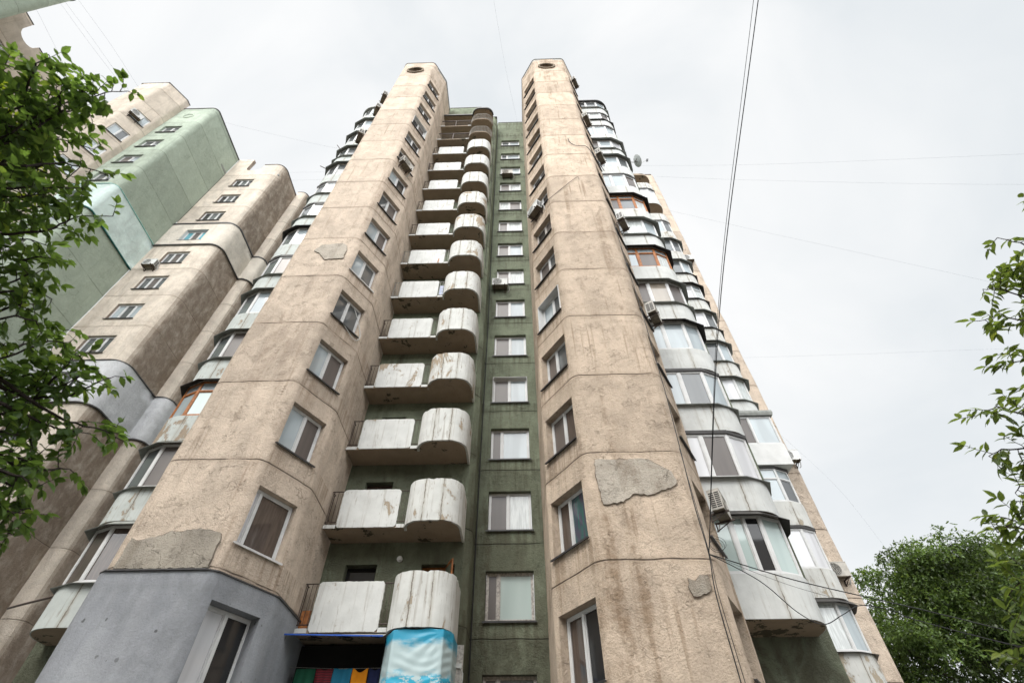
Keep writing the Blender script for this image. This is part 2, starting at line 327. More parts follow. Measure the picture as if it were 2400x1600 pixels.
def tag(o, label=None, cat=None, group=None, kind=None):
    if label: o['label'] = label
    if cat: o['category'] = cat
    if group: o['group'] = group
    if kind: o['kind'] = kind
    return o
def empty(name, loc, label=None, cat=None, group=None):
    o = D.objects.new(name, None); COL.objects.link(o); o.location = loc; o.empty_display_size = 0.3
    return tag(o, label, cat, group)
class Root:
    """parts are modelled in world coordinates; the Empty stands at the thing's base"""
    def __init__(s, name, loc, label, cat, group=None): s.e = empty(name, loc, label, cat, group); s.loc = Vector(loc)
    def part(s, mb, name, mats, parent=None, **k):
        o = mb.build(name, mats, None, **k); p = parent or s.e
        base = s.loc if parent is None else Vector((0, 0, 0))
        o.parent = p; o.location = -base if parent is None else (0, 0, 0)
        return o
def fillet(pts, radii, seg=6):
    """-> list of runs: ('seg', i, A, B, s0, s1) straight bits with their distance along the unrounded edge, and arcs"""
    n = len(pts); P = [Vector(p) for p in pts]; cut = [0] * n; runs = []; arcs = [None] * n
    for i in range(1, n - 1):
        r = radii[i] if i < len(radii) else 0
        if r <= 0: continue
        a = (P[i] - P[i - 1]).normalized(); b = (P[i + 1] - P[i]).normalized(); phi = a.angle(b); t = r * math.tan(phi / 2)
        cut[i] = t; A = P[i] - a * t; B = P[i] + b * t; side = 1 if a.x * b.y - a.y * b.x > 0 else -1
        c = A + Vector((-a.y, a.x)) * r * side; arc = []
        for k in range(seg + 1):
            an = phi * k / seg * side; v = A - c; arc.append(c + Vector((v.x * math.cos(an) - v.y * math.sin(an), v.x * math.sin(an) + v.y * math.cos(an))))
        arcs[i] = arc
    for i in range(n - 1):
        d = (P[i + 1] - P[i]); ln = d.length; d.normalize()
        runs.append(('seg', i, P[i] + d * cut[i], P[i + 1] - d * cut[i + 1], cut[i], ln - cut[i + 1]))
        if i + 1 < n - 1 and arcs[i + 1]: runs.append(('arc', i, arcs[i + 1]))
    return runs
def bulge(amp=1.0):
    def f(c):
        a = noise.noise(Vector((c.x * 0.7 + 3, c.y * 0.7, c.z * 0.55))) * 0.022 + noise.noise(Vector((c.x * 2.1, c.y * 2.1 + 9, c.z * 1.7))) * 0.010
        b = noise.noise(Vector((c.x * 0.7 + 30, c.y * 0.7 + 7, c.z * 0.55))) * 0.022 + noise.noise(Vector((c.x * 2.1, c.y * 2.1 + 49, c.z * 1.7))) * 0.010
        return Vector((a * amp, b * amp, 0))
    return f
def wall(mb, pts, radii, z0, z1, holes={}, off=0.0, ds=0.8, dz=0.7, rim=False):
    """vertical rendered wall along a plan path with real openings and reveals. holes: {segment: [(s0,s1,za,zb,depth)]}"""
    if off:
        pts = offset(pts, off)
    runs = fillet(pts, radii); allz = set([z0, z1])
    for hs in holes.values():
        for h in hs:
            for z in (h[2], h[3]):
                if z0 < z < z1: allz.add(z)
    k = int((z1 - z0) / dz)
    for i in range(1, k):
        z = z0 + (z1 - z0) * i / k
        if all(abs(z - q) > 0.12 for q in allz): allz.add(z)
    zs = sorted(allz); line = []
    for rn in runs:
        if rn[0] == 'arc':
            a = rn[2]; line += a
            for p, q in zip(a, a[1:]):
                for za, zb in zip(zs, zs[1:]): mb.quad((p.x, p.y, za), (q.x, q.y, za), (q.x, q.y, zb), (p.x, p.y, zb))
            continue
        _, i, A, B, s0, s1 = rn; line += [A, B]; d = (B - A).normalized(); nrm = Vector((d.y, -d.x)); hs = [h for h in holes.get(i, []) if h[3] > z0 and h[2] < z1]
        S = set([s0, s1])
        for h in hs: S.add(h[0]); S.add(h[1])
        n = max(1, int((s1 - s0) / ds))
        for q in range(1, n):
            s = s0 + (s1 - s0) * q / n
            if all(abs(s - u) > 0.15 for u in S): S.add(s)
        S = sorted(S); pt = lambda s: A + d * (s - s0)
        for a, b in zip(S, S[1:]):
            p, q = pt(a), pt(b); ms = (a + b) / 2
            for za, zb in zip(zs, zs[1:]):
                mz = (za + zb) / 2
                if any(h[0] < ms < h[1] and h[2] < mz < h[3] for h in hs): continue
                mb.quad((p.x, p.y, za), (q.x, q.y, za), (q.x, q.y, zb), (p.x, p.y, zb))
        for h in hs:
            dep = h[4]; inn = -nrm * dep
            za_, zb_ = max(h[2], z0), min(h[3], z1); zz = [z for z in zs if za_ <= z <= zb_]; ss = [s for s in S if h[0] <= s <= h[1]]
            for s, fl in ((h[0], 0), (h[1], 1)):
                p = pt(s); q = p + inn
                for a, b in zip(zz, zz[1:]): mb.quad((p.x, p.y, a), (q.x, q.y, a), (q.x, q.y, b), (p.x, p.y, b))
            for z in (za_, zb_):
                for a, b in zip(ss, ss[1:]):
                    p, q = pt(a), pt(b); mb.quad((p.x, p.y, z), (q.x, q.y, z), (q.x + inn.x, q.y + inn.y, z), (p.x + inn.x, p.y + inn.y, z))
    if rim:   # close the ledge of a band that stands proud
        ln = [tuple(p) for p in line]; inn = offset(ln, -abs(off) - 0.05)
        for z in (z0, z1):
            for i in range(len(ln) - 1):
                if Vector(ln[i]) != Vector(ln[i + 1]): mb.quad((*ln[i], z), (*ln[i + 1], z), (*inn[i + 1], z), (*inn[i], z))
    return [tuple(p) for p in line]
def mat2(A, B, z):
    """frame: x along A->B, y inward, z up, origin A"""
    A = Vector(A); d = (Vector(B) - A).normalized()
    return Matrix(((d.x, -d.y, 0, A.x), (d.y, d.x, 0, A.y), (0, 0, 1, z), (0, 0, 0, 1)))
def lerp2(A, B, s):
    A = Vector(A); d = (Vector(B) - A).normalized(); q = A + d * s; return (q.x, q.y)
def frame_panes(fr, pn, X, wd, h, cols, kinds, transom=None, fwid=0.06, open_=None):
    """frame bars and panes of one window. cols: fractions of width of each sash"""
    T = 0.07
    fr.box(0, wd, 0, T, 0, fwid, X); fr.box(0, wd, 0, T, h - fwid, h, X)
    fr.box(0, fwid, 0, T, fwid, h - fwid, X); fr.box(wd - fwid, wd, 0, T, fwid, h - fwid, X)
    tot = sum(cols); x = 0
    for i, c in enumerate(cols):
        a = x / tot * wd; x += c; b = x / tot * wd
        if i < len(cols) - 1: fr.box(b - fwid * 0.62, b + fwid * 0.62, -0.012, T, fwid, h - fwid, X)
        xa = a + (fwid if i == 0 else fwid * 0.62); xb = b - (fwid if i == len(cols) - 1 else fwid * 0.62)
        zt = h - fwid; mi = PANES.index(kinds[i % len(kinds)])
        if transom:
            zt = transom * h; fr.box(xa, xb, -0.008, T, zt - 0.03, zt + 0.03, X)
            pn.box(xa + .0, xb - .0, 0.035, 0.045, zt + 0.03, h - fwid, X, PANES.index('g_blue') if kinds[i % len(kinds)] != 'g_white' else mi); zt -= 0.03
        # sash bead
        bw = 0.028
        fr.box(xa, xb, 0.012, 0.034, fwid, fwid + bw, X); fr.box(xa, xb, 0.012, 0.034, zt - bw, zt, X)
        fr.box(xa, xa + bw, 0.012, 0.034, fwid + bw, zt - bw, X); fr.box(xb - bw, xb, 0.012, 0.034, fwid + bw, zt - bw, X)
        pn.box(xa, xb, 0.036, 0.046, fwid, zt, X, mi)
def window(root, A, B, s0, s1, z0, z1, depth, cols, kinds, frame='pvc', sill='sill', lining=None, label=None, transom=None):
    """window in an opening of the wall A->B"""
    d = (Vector(B) - Vector(A)).normalized(); inn = Vector((-d.y, d.x)); a = Vector(lerp2(A, B, s0)) + inn * depth
    X = mat2(a, a + d, z0 + 0.012); fr, pn, sl = MB(), MB(), MB(); wd = s1 - s0
    frame_panes(fr, pn, X @ Matrix.Translation((0.008, -0.07, 0)), wd - 0.016, z1 - z0 - 0.02, cols, kinds, transom)
    o = root.part(fr, 'window', frame)
    if label: o['label'] = label
    root.part(pn, 'pane', PANES, o, weld=False)
    Xs = mat2(lerp2(A, B, s0), B, z0)
    sl.box(-0.06, wd + 0.06, -0.075, -0.022, -0.035, -0.012, Xs); sl.box(0.01, wd - 0.01, -0.022, depth - 0.07, -0.008, 0.014, Xs); sl.box(-0.06, wd + 0.06, -0.085, -0.0752, -0.06, -0.012, Xs)
    root.part(sl, 'sill', sill, o)
    if lining:
        ln = MB(); ln.box(0.004, 0.02, -0.03, depth - 0.075, 0.016, z1 - z0 - 0.004, Xs); ln.box(wd - 0.02, wd - 0.004, -0.03, depth - 0.075, 0.016, z1 - z0 - 0.004, Xs)
        ln.box(0.021, wd - 0.021, -0.03, depth - 0.075, z1 - z0 - 0.02, z1 - z0 - 0.004, Xs); root.part(ln, 'reveal_lining', lining, o)
    return o

# ------------------------------------------------------------------ ground
g = MB(); g.quad((-400, -400, 0), (400, -400, 0), (400, 600, 0), (-400, 600, 0))
tag(g.build('ground', simple('paved_ground', (0.17, 0.165, 0.15), 0.9, var=0.15, scale=0.7)), 'grey paved courtyard ground below the apartment towers', kind='structure')

# ------------------------------------------------------------------ main apartment building
ZS = lambda k: 7.08 + 2.8 * k        # fin window sill
B1 = Root('apartment_building', (-2.6, 14, 0), 'tall beige and green tower with two projecting fins and stacked white balconies between them', 'building')
FA = [(-10.15, 14.6), (-10.15, 12.4), (-9.3, 10.9), (-6.85, 10.9), (-6.0, 12.4), (-6.0, 14.95)]
FB = [(0.62, 16.0), (0.62, 12.4), (1.6, 10.9), (4.1, 10.9), (4.95, 12.4), (4.95, 14.5)]
RAD = [0, 0.35, 0.35, 0.4, 0.45, 0]
RADB = [0, 0.18, 0.35, 0.4, 0.2, 0]
ROOF = 49.4
hA = [(0.20, 1.50, ZS(k), ZS(k) + 1.52, 0.34) for k in range(-1, 14)]
hB = [(0.18, 1.54, ZS(k), ZS(k) + 1.50, 0.36) for k in range(-1, 14)]
hC = [(0.28, 1.50, ZS(k) + 0.0, ZS(k) + 1.5, 0.36) for k in range(-1, 14)]
mb = MB(); wall(mb, FA, RAD, 6.33, 46.3, {3: hA}); B1.part(mb, 'beige_wall', 'beige', smooth=40, disp=bulge())
mb = MB(); wall(mb, FA, RAD, 0, 6.33, {3: hA}, off=0.07, rim=True); B1.part(mb, 'grey_painted_wall', 'grey', smooth=40, disp=bulge(0.5))
mb = MB(); wall(mb, FB, RADB, 0, 46.3, {1: hB, 3: hC}); B1.part(mb, 'beige_wall', 'beige_r', smooth=40, disp=bulge())
# fin tops with the round attic openings
def fin_cap(pts, rad, cx, m):
    """parapet band of a fin from z 45.3 upwards: its front face carries a round opening with a raised ring"""
    z0, z1 = 46.3, ROOF; zc, rr = 47.05, 0.62
    runs = fillet(pts, rad); mb = MB(); zs = [z0, 47.0, 47.8, 48.6, z1]
    for rn in runs:
        if rn[0] == 'arc': pp = rn[2]
        elif rn[1] != 2:
            A, B = rn[2], rn[3]; n = max(1, int((B - A).length / 0.8)); pp = [A.lerp(B, i / n) for i in range(n + 1)]
        else: front = rn; continue
        for p, q in zip(pp, pp[1:]):
            for za, zb in zip(zs, zs[1:]): mb.quad((p.x, p.y, za), (q.x, q.y, za), (q.x, q.y, zb), (p.x, p.y, zb))
    A, B = front[2], front[3]; y = A.y; n = 36
    def out(an):
        c, s_ = math.cos(an), math.sin(an); t = 1e9
        if c > 1e-6: t = min(t, (B.x - cx) / c)
        if c < -1e-6: t = min(t, (A.x - cx) / c)
        if s_ > 1e-6: t = min(t, (z1 - zc) / s_)
        if s_ < -1e-6: t = min(t, (z0 - zc) / s_)
        return (cx + c * t, y, zc + s_ * t)
    ans = sorted([2 * math.pi * i / n for i in range(n)] + [math.atan2(zz - zc, xx - cx) % (2 * math.pi) for xx in (A.x, B.x) for zz in (z0, z1)])
    for a, b in zip(ans, ans[1:] + [ans[0] + 2 * math.pi]):
        i1 = (cx + rr * math.cos(a), y, zc + rr * math.sin(a)); i2 = (cx + rr * math.cos(b), y, zc + rr * math.sin(b))
        mb.quad(i1, out(a), out(b), i2); mb.quad(i1, i2, (i2[0], y + 0.35, i2[2]), (i1[0], y + 0.35, i1[2]))
    B1.part(mb, 'fin_parapet', m, smooth=40, disp=bulge(0.6))
    rg = MB(); K = 36; prof = [(rr - 0.05, 0.02), (rr - 0.05, -0.10), (rr + 0.09, -0.10), (rr + 0.09, 0.02)]
    vs = [(cx + r * math.cos(2 * math.pi * i / K), y + o, zc + r * math.sin(2 * math.pi * i / K)) for i in range(K) for r, o in prof]
    rg.add(vs, [(i * 4 + j, (i + 1) % K * 4 + j, (i + 1) % K * 4 + (j + 1) % 4, i * 4 + (j + 1) % 4) for i in range(K) for j in range(4)])
    o = B1.part(rg, 'attic_ring', 'ring', smooth=40)
    bk = MB(); bk.add([(cx + (rr + .02) * math.cos(2 * math.pi * i / K), y + 0.35, zc + (rr + .02) * math.sin(2 * math.pi * i / K)) for i in range(K)], [tuple(range(K))])
    for q in (-0.3, 0.05, 0.28): bk.box(cx + q, cx + q + 0.12, y + 0.2, y + 0.33, zc - 0.5, zc + 0.15)
    B1.part(bk, 'attic_grille', 'brickdark', o)
    # coping and roof
    ln = []
    for rn in runs: ln += [tuple(p) for p in rn[2]] if rn[0] == 'arc' else [tuple(rn[2]), tuple(rn[3])]
    ln = [p for i, p in enumerate(ln) if i == 0 or (Vector(p) - Vector(ln[i - 1])).length > 1e-4]
    cp = MB(); cp.ribbon(ln, [(0.035, ROOF - 0.04), (0.035, ROOF + 0.05), (-0.3, ROOF + 0.05), (-0.3, ROOF - 0.04)]); B1.part(cp, 'coping', 'coping')
    rf = MB(); rf.prism([ln[0]] + ln[1:] + [(ln[-1][0], 20), (ln[0][0], 20)], ROOF - 0.35, ROOF - 0.1); B1.part(rf, 'roof', 'hood')
fin_cap(FA, RAD, -8.17, 'beige'); fin_cap(FB, RADB, 2.62, 'beige_r')

# fin windows
FLA = {-1: ((48, 52), ('g_white', 'g_dark')), 0: ((20, 80), ('g_white', 'g_brown')), 1: ((52, 48), ('g_blue', 'g_screen')), 2: ((50, 50), ('g_blue', 'g_screen')), 3: ((48, 52), ('g_grey', 'g_grey')),  # white and blue left sashes: sky reflection put into the pane colour
       4: ((50, 50), ('g_blue', 'g_grey')), 5: ((55, 45), ('g_blue', 'g_screen')), 6: ((50, 50), ('g_grey', 'g_screen')), 7: ((50, 50), ('g_blue', 'g_dark'))}
for k in range(-1, 14):
    c, kd = FLA.get(k, ((50, 50), random.choice([('g_grey', 'g_dark'), ('g_blue', 'g_grey'), ('g_dark', 'g_screen')])))
    window(B1, FA[3], FA[4], 0.20, 1.50, ZS(k), ZS(k) + 1.52, 0.25 if k != -1 else 0.29, c, kd, 'pvc', 'sill_w' if k in (0, 4) else 'sill', 'whitewall' if k == 10 else None)
FLB = {-1: ((45, 55), ('g_brown', 'g_dark')), 0: ((38, 62), ('g_brown', 'g_green')), 1: ((48, 52), ('g_screen', 'g_brown')), 2: ((42, 58), ('g_screen', 'g_grey')), 3: ((50, 50), ('g_blue', 'g_grey')), 4: ((52, 48), ('g_screen', 'g_grey'))}
for k in range(-1, 14):
    c, kd = FLB.get(k, ((50, 50), random.choice([('g_screen', 'g_dark'), ('g_grey', 'g_grey'), ('g_dark', 'g_screen')])))
    window(B1, FB[1], FB[2], 0.18, 1.54, ZS(k), ZS(k) + 1.50, 0.29, c, kd, 'pvc_old' if k in (5, 9) else 'pvc', 'sill', 'whitewall' if k == 3 else None)
    window(B1, FB[3], FB[4], 0.28, 1.50, ZS(k), ZS(k) + 1.50, 0.29, (50, 50), random.choice([('g_grey', 'g_pale'), ('g_mint', 'g_grey'), ('g_blue', 'g_pale')]), 'pvc', 'sill')

# bare plaster patches on the fins
def plaster(pts, y, name, m, th=0.016):
    mb = MB(); n = len(pts); P = []
    for i in range(n):
        a, b = Vector(pts[i]), Vector(pts[(i + 1) % n]); q = max(1, int((b - a).length / 0.07))
        for j in range(q):
            p = a.lerp(b, j / q); P.append((p.x + random.uniform(-.018, .018), p.y + random.uniform(-.018, .018)))
    n = len(P); vs = [(x, y - th, z) for x, z in P] + [(x, y + 0.08, z) for x, z in P]
    mb.add(vs, [tuple(range(n))] + [(i, (i + 1) % n, n + (i + 1) % n, n + i) for i in range(n)])
    o = B1.part(mb, 'plaster_patch', m); c = sum((Vector(p) for p in P), Vector((0, 0))) / n
    Q = [Vector(p) + (Vector(p) - c).normalized() * (0.006 + 0.03 * max(0, noise.noise(Vector((p[0] * 3, p[1] * 3, 1))))) for p in P]; rm = MB(); rm.add([(q.x, y - th * .5, q.y) for q in Q], [tuple(range(n))])
    B1.part(rm, 'broken_edge', 'brickdark', o); return o
plaster([(-9.08, 7.10), (-8.84, 7.05), (-8.39, 7.16), (-8.21, 7.27), (-8.04, 7.24), (-7.57, 7.33), (-7.02, 7.20), (-6.99, 7.0), (-7.0, 6.66), (-6.98, 6.40), (-9.1, 6.40)], 10.87, 'a', 'patch')
plaster([(-8.47, 19.43), (-8.24, 19.85), (-7.39, 19.95), (-7.15, 19.74), (-7.1, 19.40), (-7.1, 18.8), (-7.83, 18.75), (-8.18, 19.21)], 10.87, 'a', 'patch_l')
plaster([(1.82, 9.02), (3.17, 9.01), (3.30, 8.88), (3.54, 8.74), (3.70, 8.61), (3.76, 8.37), (3.7, 8.22), (3.41, 8.13), (3.06, 7.99), (2.65, 8.03), (2.36, 7.83), (2.04, 7.78), (1.88, 7.75), (1.84, 8.17), (1.80, 8.66)], 10.87, 'a', 'patch_l')
plaster([(3.41, 6.03), (3.56, 5.98), (3.68, 6.10), (3.84, 6.08), (3.88, 5.90), (3.80, 5.76), (3.59, 5.67), (3.44, 5.68), (3.40, 5.85)], 10.87, 'a', 'patch')
# flashing on the ledge of the grey ground storey
ln = [p for p in offset([(-10.15, 12.5), (-9.3, 11.0), (-9.15, 10.9), (-7.0, 10.9), (-6.82, 11.0), (-6.0, 12.45), (-6.0, 14.4)], 0.07)]
mb = MB(); mb.ribbon(ln, [(0.05, 6.33), (0.05, 6.36), (-0.12, 6.41), (-0.12, 6.33)]); B1.part(mb, 'ledge_flashing', 'coping', jitter=1)

# green recess behind the balconies, and the green window strip
GW = [(-6.0, 14.8), (-1.85, 14.8), (-1.66, 15.0), (-1.66, 15.9), (0.62, 15.9)]
ZF = lambda k: 6.12 + 2.8 * k
doors = []
for k in range(-1, 14): doors += [(0.65, 1.59, ZF(k) + 0.02, ZF(k) + 2.04, 0.30), (2.91, 3.90, ZF(k) + 0.02, ZF(k) + 2.02, 0.30)]
GS = lambda k: 6.93 + 2.8 * k
gw = [(0.41, 1.91, GS(k), GS(k) + (1.46 if k < 12 else 1.30), 0.3) for k in range(-1, 14)]
mb = MB(); wall(mb, GW, [0, 0.08, 0.08, 0.03, 0], 0, 47.2, {0: doors, 3: gw}); B1.part(mb, 'green_wall', 'green', smooth=40, disp=bulge(0.6))
mb = MB(); wall(mb, [(-1.66, 15.9), (0.62, 15.9)], [0, 0], 47.2, 48.95); B1.part(mb, 'green_wall', 'green', smooth=40)
mb = MB(); wall(mb, [(-6.0, 14.8), (-3.15, 14.8), (-3.15, 17)], [0, 0, 0], 47.2, 49.9); B1.part(mb, 'green_wall', 'green', smooth=40)
for pl, za, zb in (([(-6.0, 14.77), (-3.12, 14.77), (-3.12, 17), (-6, 17)], 49.9, 49.98), ([(-3.15, 14.77), (-1.63, 14.77), (-1.63, 15.86), (-1.63, 17), (-3.15, 17)], 47.2, 47.28), ([(-1.6, 15.87), (0.6, 15.87), (0.6, 20), (-1.6, 20)], 48.96, 49.02)):
    mb = MB(); mb.prism(pl, za, zb); B1.part(mb, 'coping', 'coping')
GL = {-1: ((28, 72), ('g_screen', 'g_grey')), 0: ((26, 74), ('g_screen', 'g_mint')), 1: ((46, 54), ('g_screen', 'g_pale')), 2: ((29, 71), ('g_screen', 'g_blue')), 3: ((48, 52), ('g_screen', 'g_blue')), 4: ((50, 50), ('g_screen', 'g_blue')),
      5: ((48, 52), ('g_screen', 'g_blue')), 6: ((48, 52), ('g_screen', 'g_pale')), 7: ((46, 54), ('g_screen', 'g_blue')), 8: ((40, 60), ('g_screen', 'g_pale')), 9: ((46, 54), ('g_pale', 'g_screen')), 10: ((48, 52), ('g_screen', 'g_pale')), 11: ((56, 44), ('g_pale', 'g_blue')), 12: ((32, 68), ('g_grey', 'g_blue')), 13: ((44, 56), ('g_grey', 'g_blue'))}
for k in range(-1, 14):
    c, kd = GL[k]
    window(B1, GW[3], GW[4], 0.41, 1.91, GS(k), GS(k) + (1.46 if k < 12 else 1.30), 0.22, c, kd, 'pvc_old' if k in (0, -1) else 'pvc', 'sill', 'whitewall' if k in (3, ) else None)
# doors behind the balconies (mostly dark)
for k in range(-1, 14):
    for s0, s1, kd in ((0.65, 1.59, 0), (2.91, 3.90, 1)):
        X = mat2((-6.0 + s0, 14.8 + 0.22), (0, 14.8 + 0.22), ZF(k) + 0.02); fr, pn = MB(), MB(); kk = random.choice([('g_dark',), ('g_brown',), ('g_grey',)]) if k != 0 else ('g_dark',)
        frame_panes(fr, pn, X, s1 - s0, 2.0, (1,), kk)
        fm = 'wood' if (k == 0 and kd) or (k * 3 + kd) % 5 == 0 else ('iron' if (k + kd) % 2 else 'pvc_old')
        if k == 0 and not kd: fm = 'black'
        o = B1.part(fr, 'balcony_door', fm); B1.part(pn, 'pane', PANES, o, weld=False)
# the opened wooden door leaf of the lowest white balcony
X = Matrix.Translation((-2.40, 14.98, ZF(0) + 0.04)) @ Matrix.Rotation(R(-62), 4, 'Z'); mb = MB()
for a in ((-0.04, 0.0, 0, 0.04, 0, 2.02), (0.5, 0.56, 0, 0.04, 0, 2.02), (0, 0.5, 0, 0.04, 1.94, 2.02), (0, 0.5, 0, 0.04, 0, 0.12)): mb.box(*a, X)
o = B1.part(mb, 'open_door_leaf', 'wood'); mb = MB(); mb.box(0.0, 0.5, 0.014, 0.024, 0.12, 1.94, X); B1.part(mb, 'pane', 'green', o)

# side green walls behind the glazed bays, the far beige wall
mb = MB(); wall(mb, [(4.95, 14.4), (7.83, 14.4), (7.83, 20.8)], [0, 0.12, 0], 0, 45.6); B1.part(mb, 'green_wall', 'green', smooth=40, disp=bulge(0.7))
mb = MB(); wall(mb, [(-13.03, 21), (-13.03, 14.4), (-10.15, 14.4)], [0, 0.12, 0], 0, 45.6); B1.part(mb, 'green_wall', 'green', smooth=40, disp=bulge(0.7))
mb = MB(); wall(mb, [(7.83, 20.8), (13.2, 20.8), (13.2, 34)], [0, 0.35, 0], 0, 48.0); B1.part(mb, 'beige_wall', 'beige', smooth=40, disp=bulge(2.2))
for pl, za, zb in (([(7.8, 20.77), (12.9, 20.77), (13.23, 21.1), (13.23, 34), (7.8, 34)], 48.0, 48.06), ([(5.0, 14.37), (7.86, 14.37), (7.86, 21), (5, 21)], 45.6, 45.7), ([(-13.06, 14.37), (-10.2, 14.37), (-10.2, 21), (-13.06, 21)], 45.6, 45.7)):
    mb = MB(); mb.prism(pl, za, zb); B1.part(mb, 'coping', 'coping')

# ------------------------------------------------------------------ open balconies
def arcp(c, r, a0, a1, n): return [(c[0] + r * math.cos(R(a0 + (a1 - a0) * i / n)), c[1] + r * math.sin(R(a0 + (a1 - a0) * i / n))) for i in range(n + 1)]
RND = [(-3.56, 13.98)] + arcp((-2.98, 13.93), 0.58, 180, 270, 8) + arcp((-2.44, 13.93), 0.58, 270, 360, 8) + [(-1.86, 14.76)]
def jit(v, a): return v + random.uniform(-a, a)
def round_wall(z0, z1, th=0.07, rough=0.012):
    """curved parapet slab with a broken, uneven top and bottom edge"""
    path = []
    for p, q in zip(RND, RND[1:]):
        p, q = Vector(p), Vector(q); n = max(1, int((q - p).length / 0.07)); path += [tuple(p.lerp(q, i / n)) for i in range(n)]
    path.append(RND[-1]); inn = offset(path, -th); n = len(path); mb = MB(); vs = []
    chip = {random.randrange(4, n - 4): random.uniform(0.03, 0.06) for _ in range(3)}
    for i in range(n):
        zt = z1 - abs(random.gauss(0, rough)) - chip.get(i, 0); zb = z0 + abs(random.gauss(0, rough * 0.7))
        vs += [(*path[i], zb), (*path[i], zt), (*inn[i], zt + 0.003), (*inn[i], zb)]
    mb.add(vs, [(i * 4 + j, (i + 1) * 4 + j, (i + 1) * 4 + (j + 1) % 4, i * 4 + (j + 1) % 4) for i in range(n - 1) for j in range(4)] + [(0, 1, 2, 3), tuple((n - 1) * 4 + j for j in (3, 2, 1, 0))])
    return mb
def flat_panel(z0, z1):
    x0, x1 = jit(-5.6, .012), jit(-3.81, .015); P = []; y = 13.83; r = 0.07
    cs = [(x0, z0), (x1, z0), (x1, z1), (x0, z1)]
    for i in range(4):
        a, b = Vector(cs[i]), Vector(cs[(i + 1) % 4]); d = (b - a).normalized(); a = a + d * r; b = b - d * r; n = int((b - a).length / 0.06)
        for j in range(n + 1):
            p = a.lerp(b, j / n); P.append((jit(p.x, .007), jit(p.y, .007)))
    n = len(P); mb = MB(); mb.add([(x, y, z) for x, z in P] + [(x, y + 0.06, z) for x, z in P], [tuple(range(n)), tuple(range(2 * n - 1, n - 1, -1))] + [(i, n + i, n + (i + 1) % n, (i + 1) % n) for i in range(n)])
    return mb
SLAB = [(-5.96, 14.79), (-5.96, 13.86), (-3.60, 13.86)] + offset(RND, -0.02)[1:-1] + [(-1.90, 14.79)]
def rail(mb, path, z0, z1, step=0.115, r=0.008):
    pts = [Vector(p) for p in path]
    for z in (z0, z1): mb.tube([(p.x, p.y, z) for p in pts], 0.016, 5)
    for a, b in zip(pts, pts[1:]):
        n = max(1, round((b - a).length / step))
        for i in range(n): p = a.lerp(b, (i + 0.5) / n); mb.tube([(p.x, p.y, z0), (p.x, p.y, z1)], r, 4)
for k in range(-1, 14):
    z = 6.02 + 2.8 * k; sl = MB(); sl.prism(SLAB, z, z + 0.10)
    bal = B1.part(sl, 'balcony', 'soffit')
    for xa, xb in ((-5.97, -5.62), (-3.8, -3.57)):
        tp = MB(); tp.box(xa, xb, 13.835, 13.86, z + 0.0, z + 0.11); B1.part(tp, 'slab_edge', 'white', bal)
    if k < 12:
        B1.part(flat_panel(z + 0.015, z + 1.26), 'front_panel', 'white', bal)
        if k >= 0: B1.part(round_wall(z - 0.05, z + 1.33), 'curved_parapet', 'white_round', bal, smooth=40)
        for pth in ([(-5.97, 14.1), (-5.97, 13.87), (-5.6, 13.87)], [(-3.82, 13.87), (-3.57, 13.87)]):
            rl = MB(); rail(rl, pth, z + 0.2, z + 1.22); B1.part(rl, 'railing', 'iron_w' if k in (5, 6) else 'iron', bal)
    else:
        rl = MB(); rail(rl, [(-5.97, 13.87), (-4.8, 13.87), (-3.57, 13.87)], z + 0.12, z + 1.2); rl.box(-4.82, -4.78, 13.85, 13.89, z, z + 1.25); rl.box(-5.95, -3.57, 13.84, 13.9, z + 1.2, z + 1.26)
        B1.part(rl, 'railing', 'iron', bal)
        rl = MB(); rail(rl, RND[1:-1], z + 0.12, z + 1.15, 0.1, 0.009); B1.part(rl, 'curved_railing', 'iron_w', bal)
z = 6.02 + 2.8 * 14 - 0.25
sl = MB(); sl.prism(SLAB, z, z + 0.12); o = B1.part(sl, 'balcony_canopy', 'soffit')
rb = MB(); rb.ribbon([p for p in SLAB[1:-1]], [(0.05, z - 0.02), (0.05, z + 0.16), (-0.05, z + 0.16), (-0.05, z - 0.02)]); B1.part(rb, 'canopy_edge', 'coping', o)
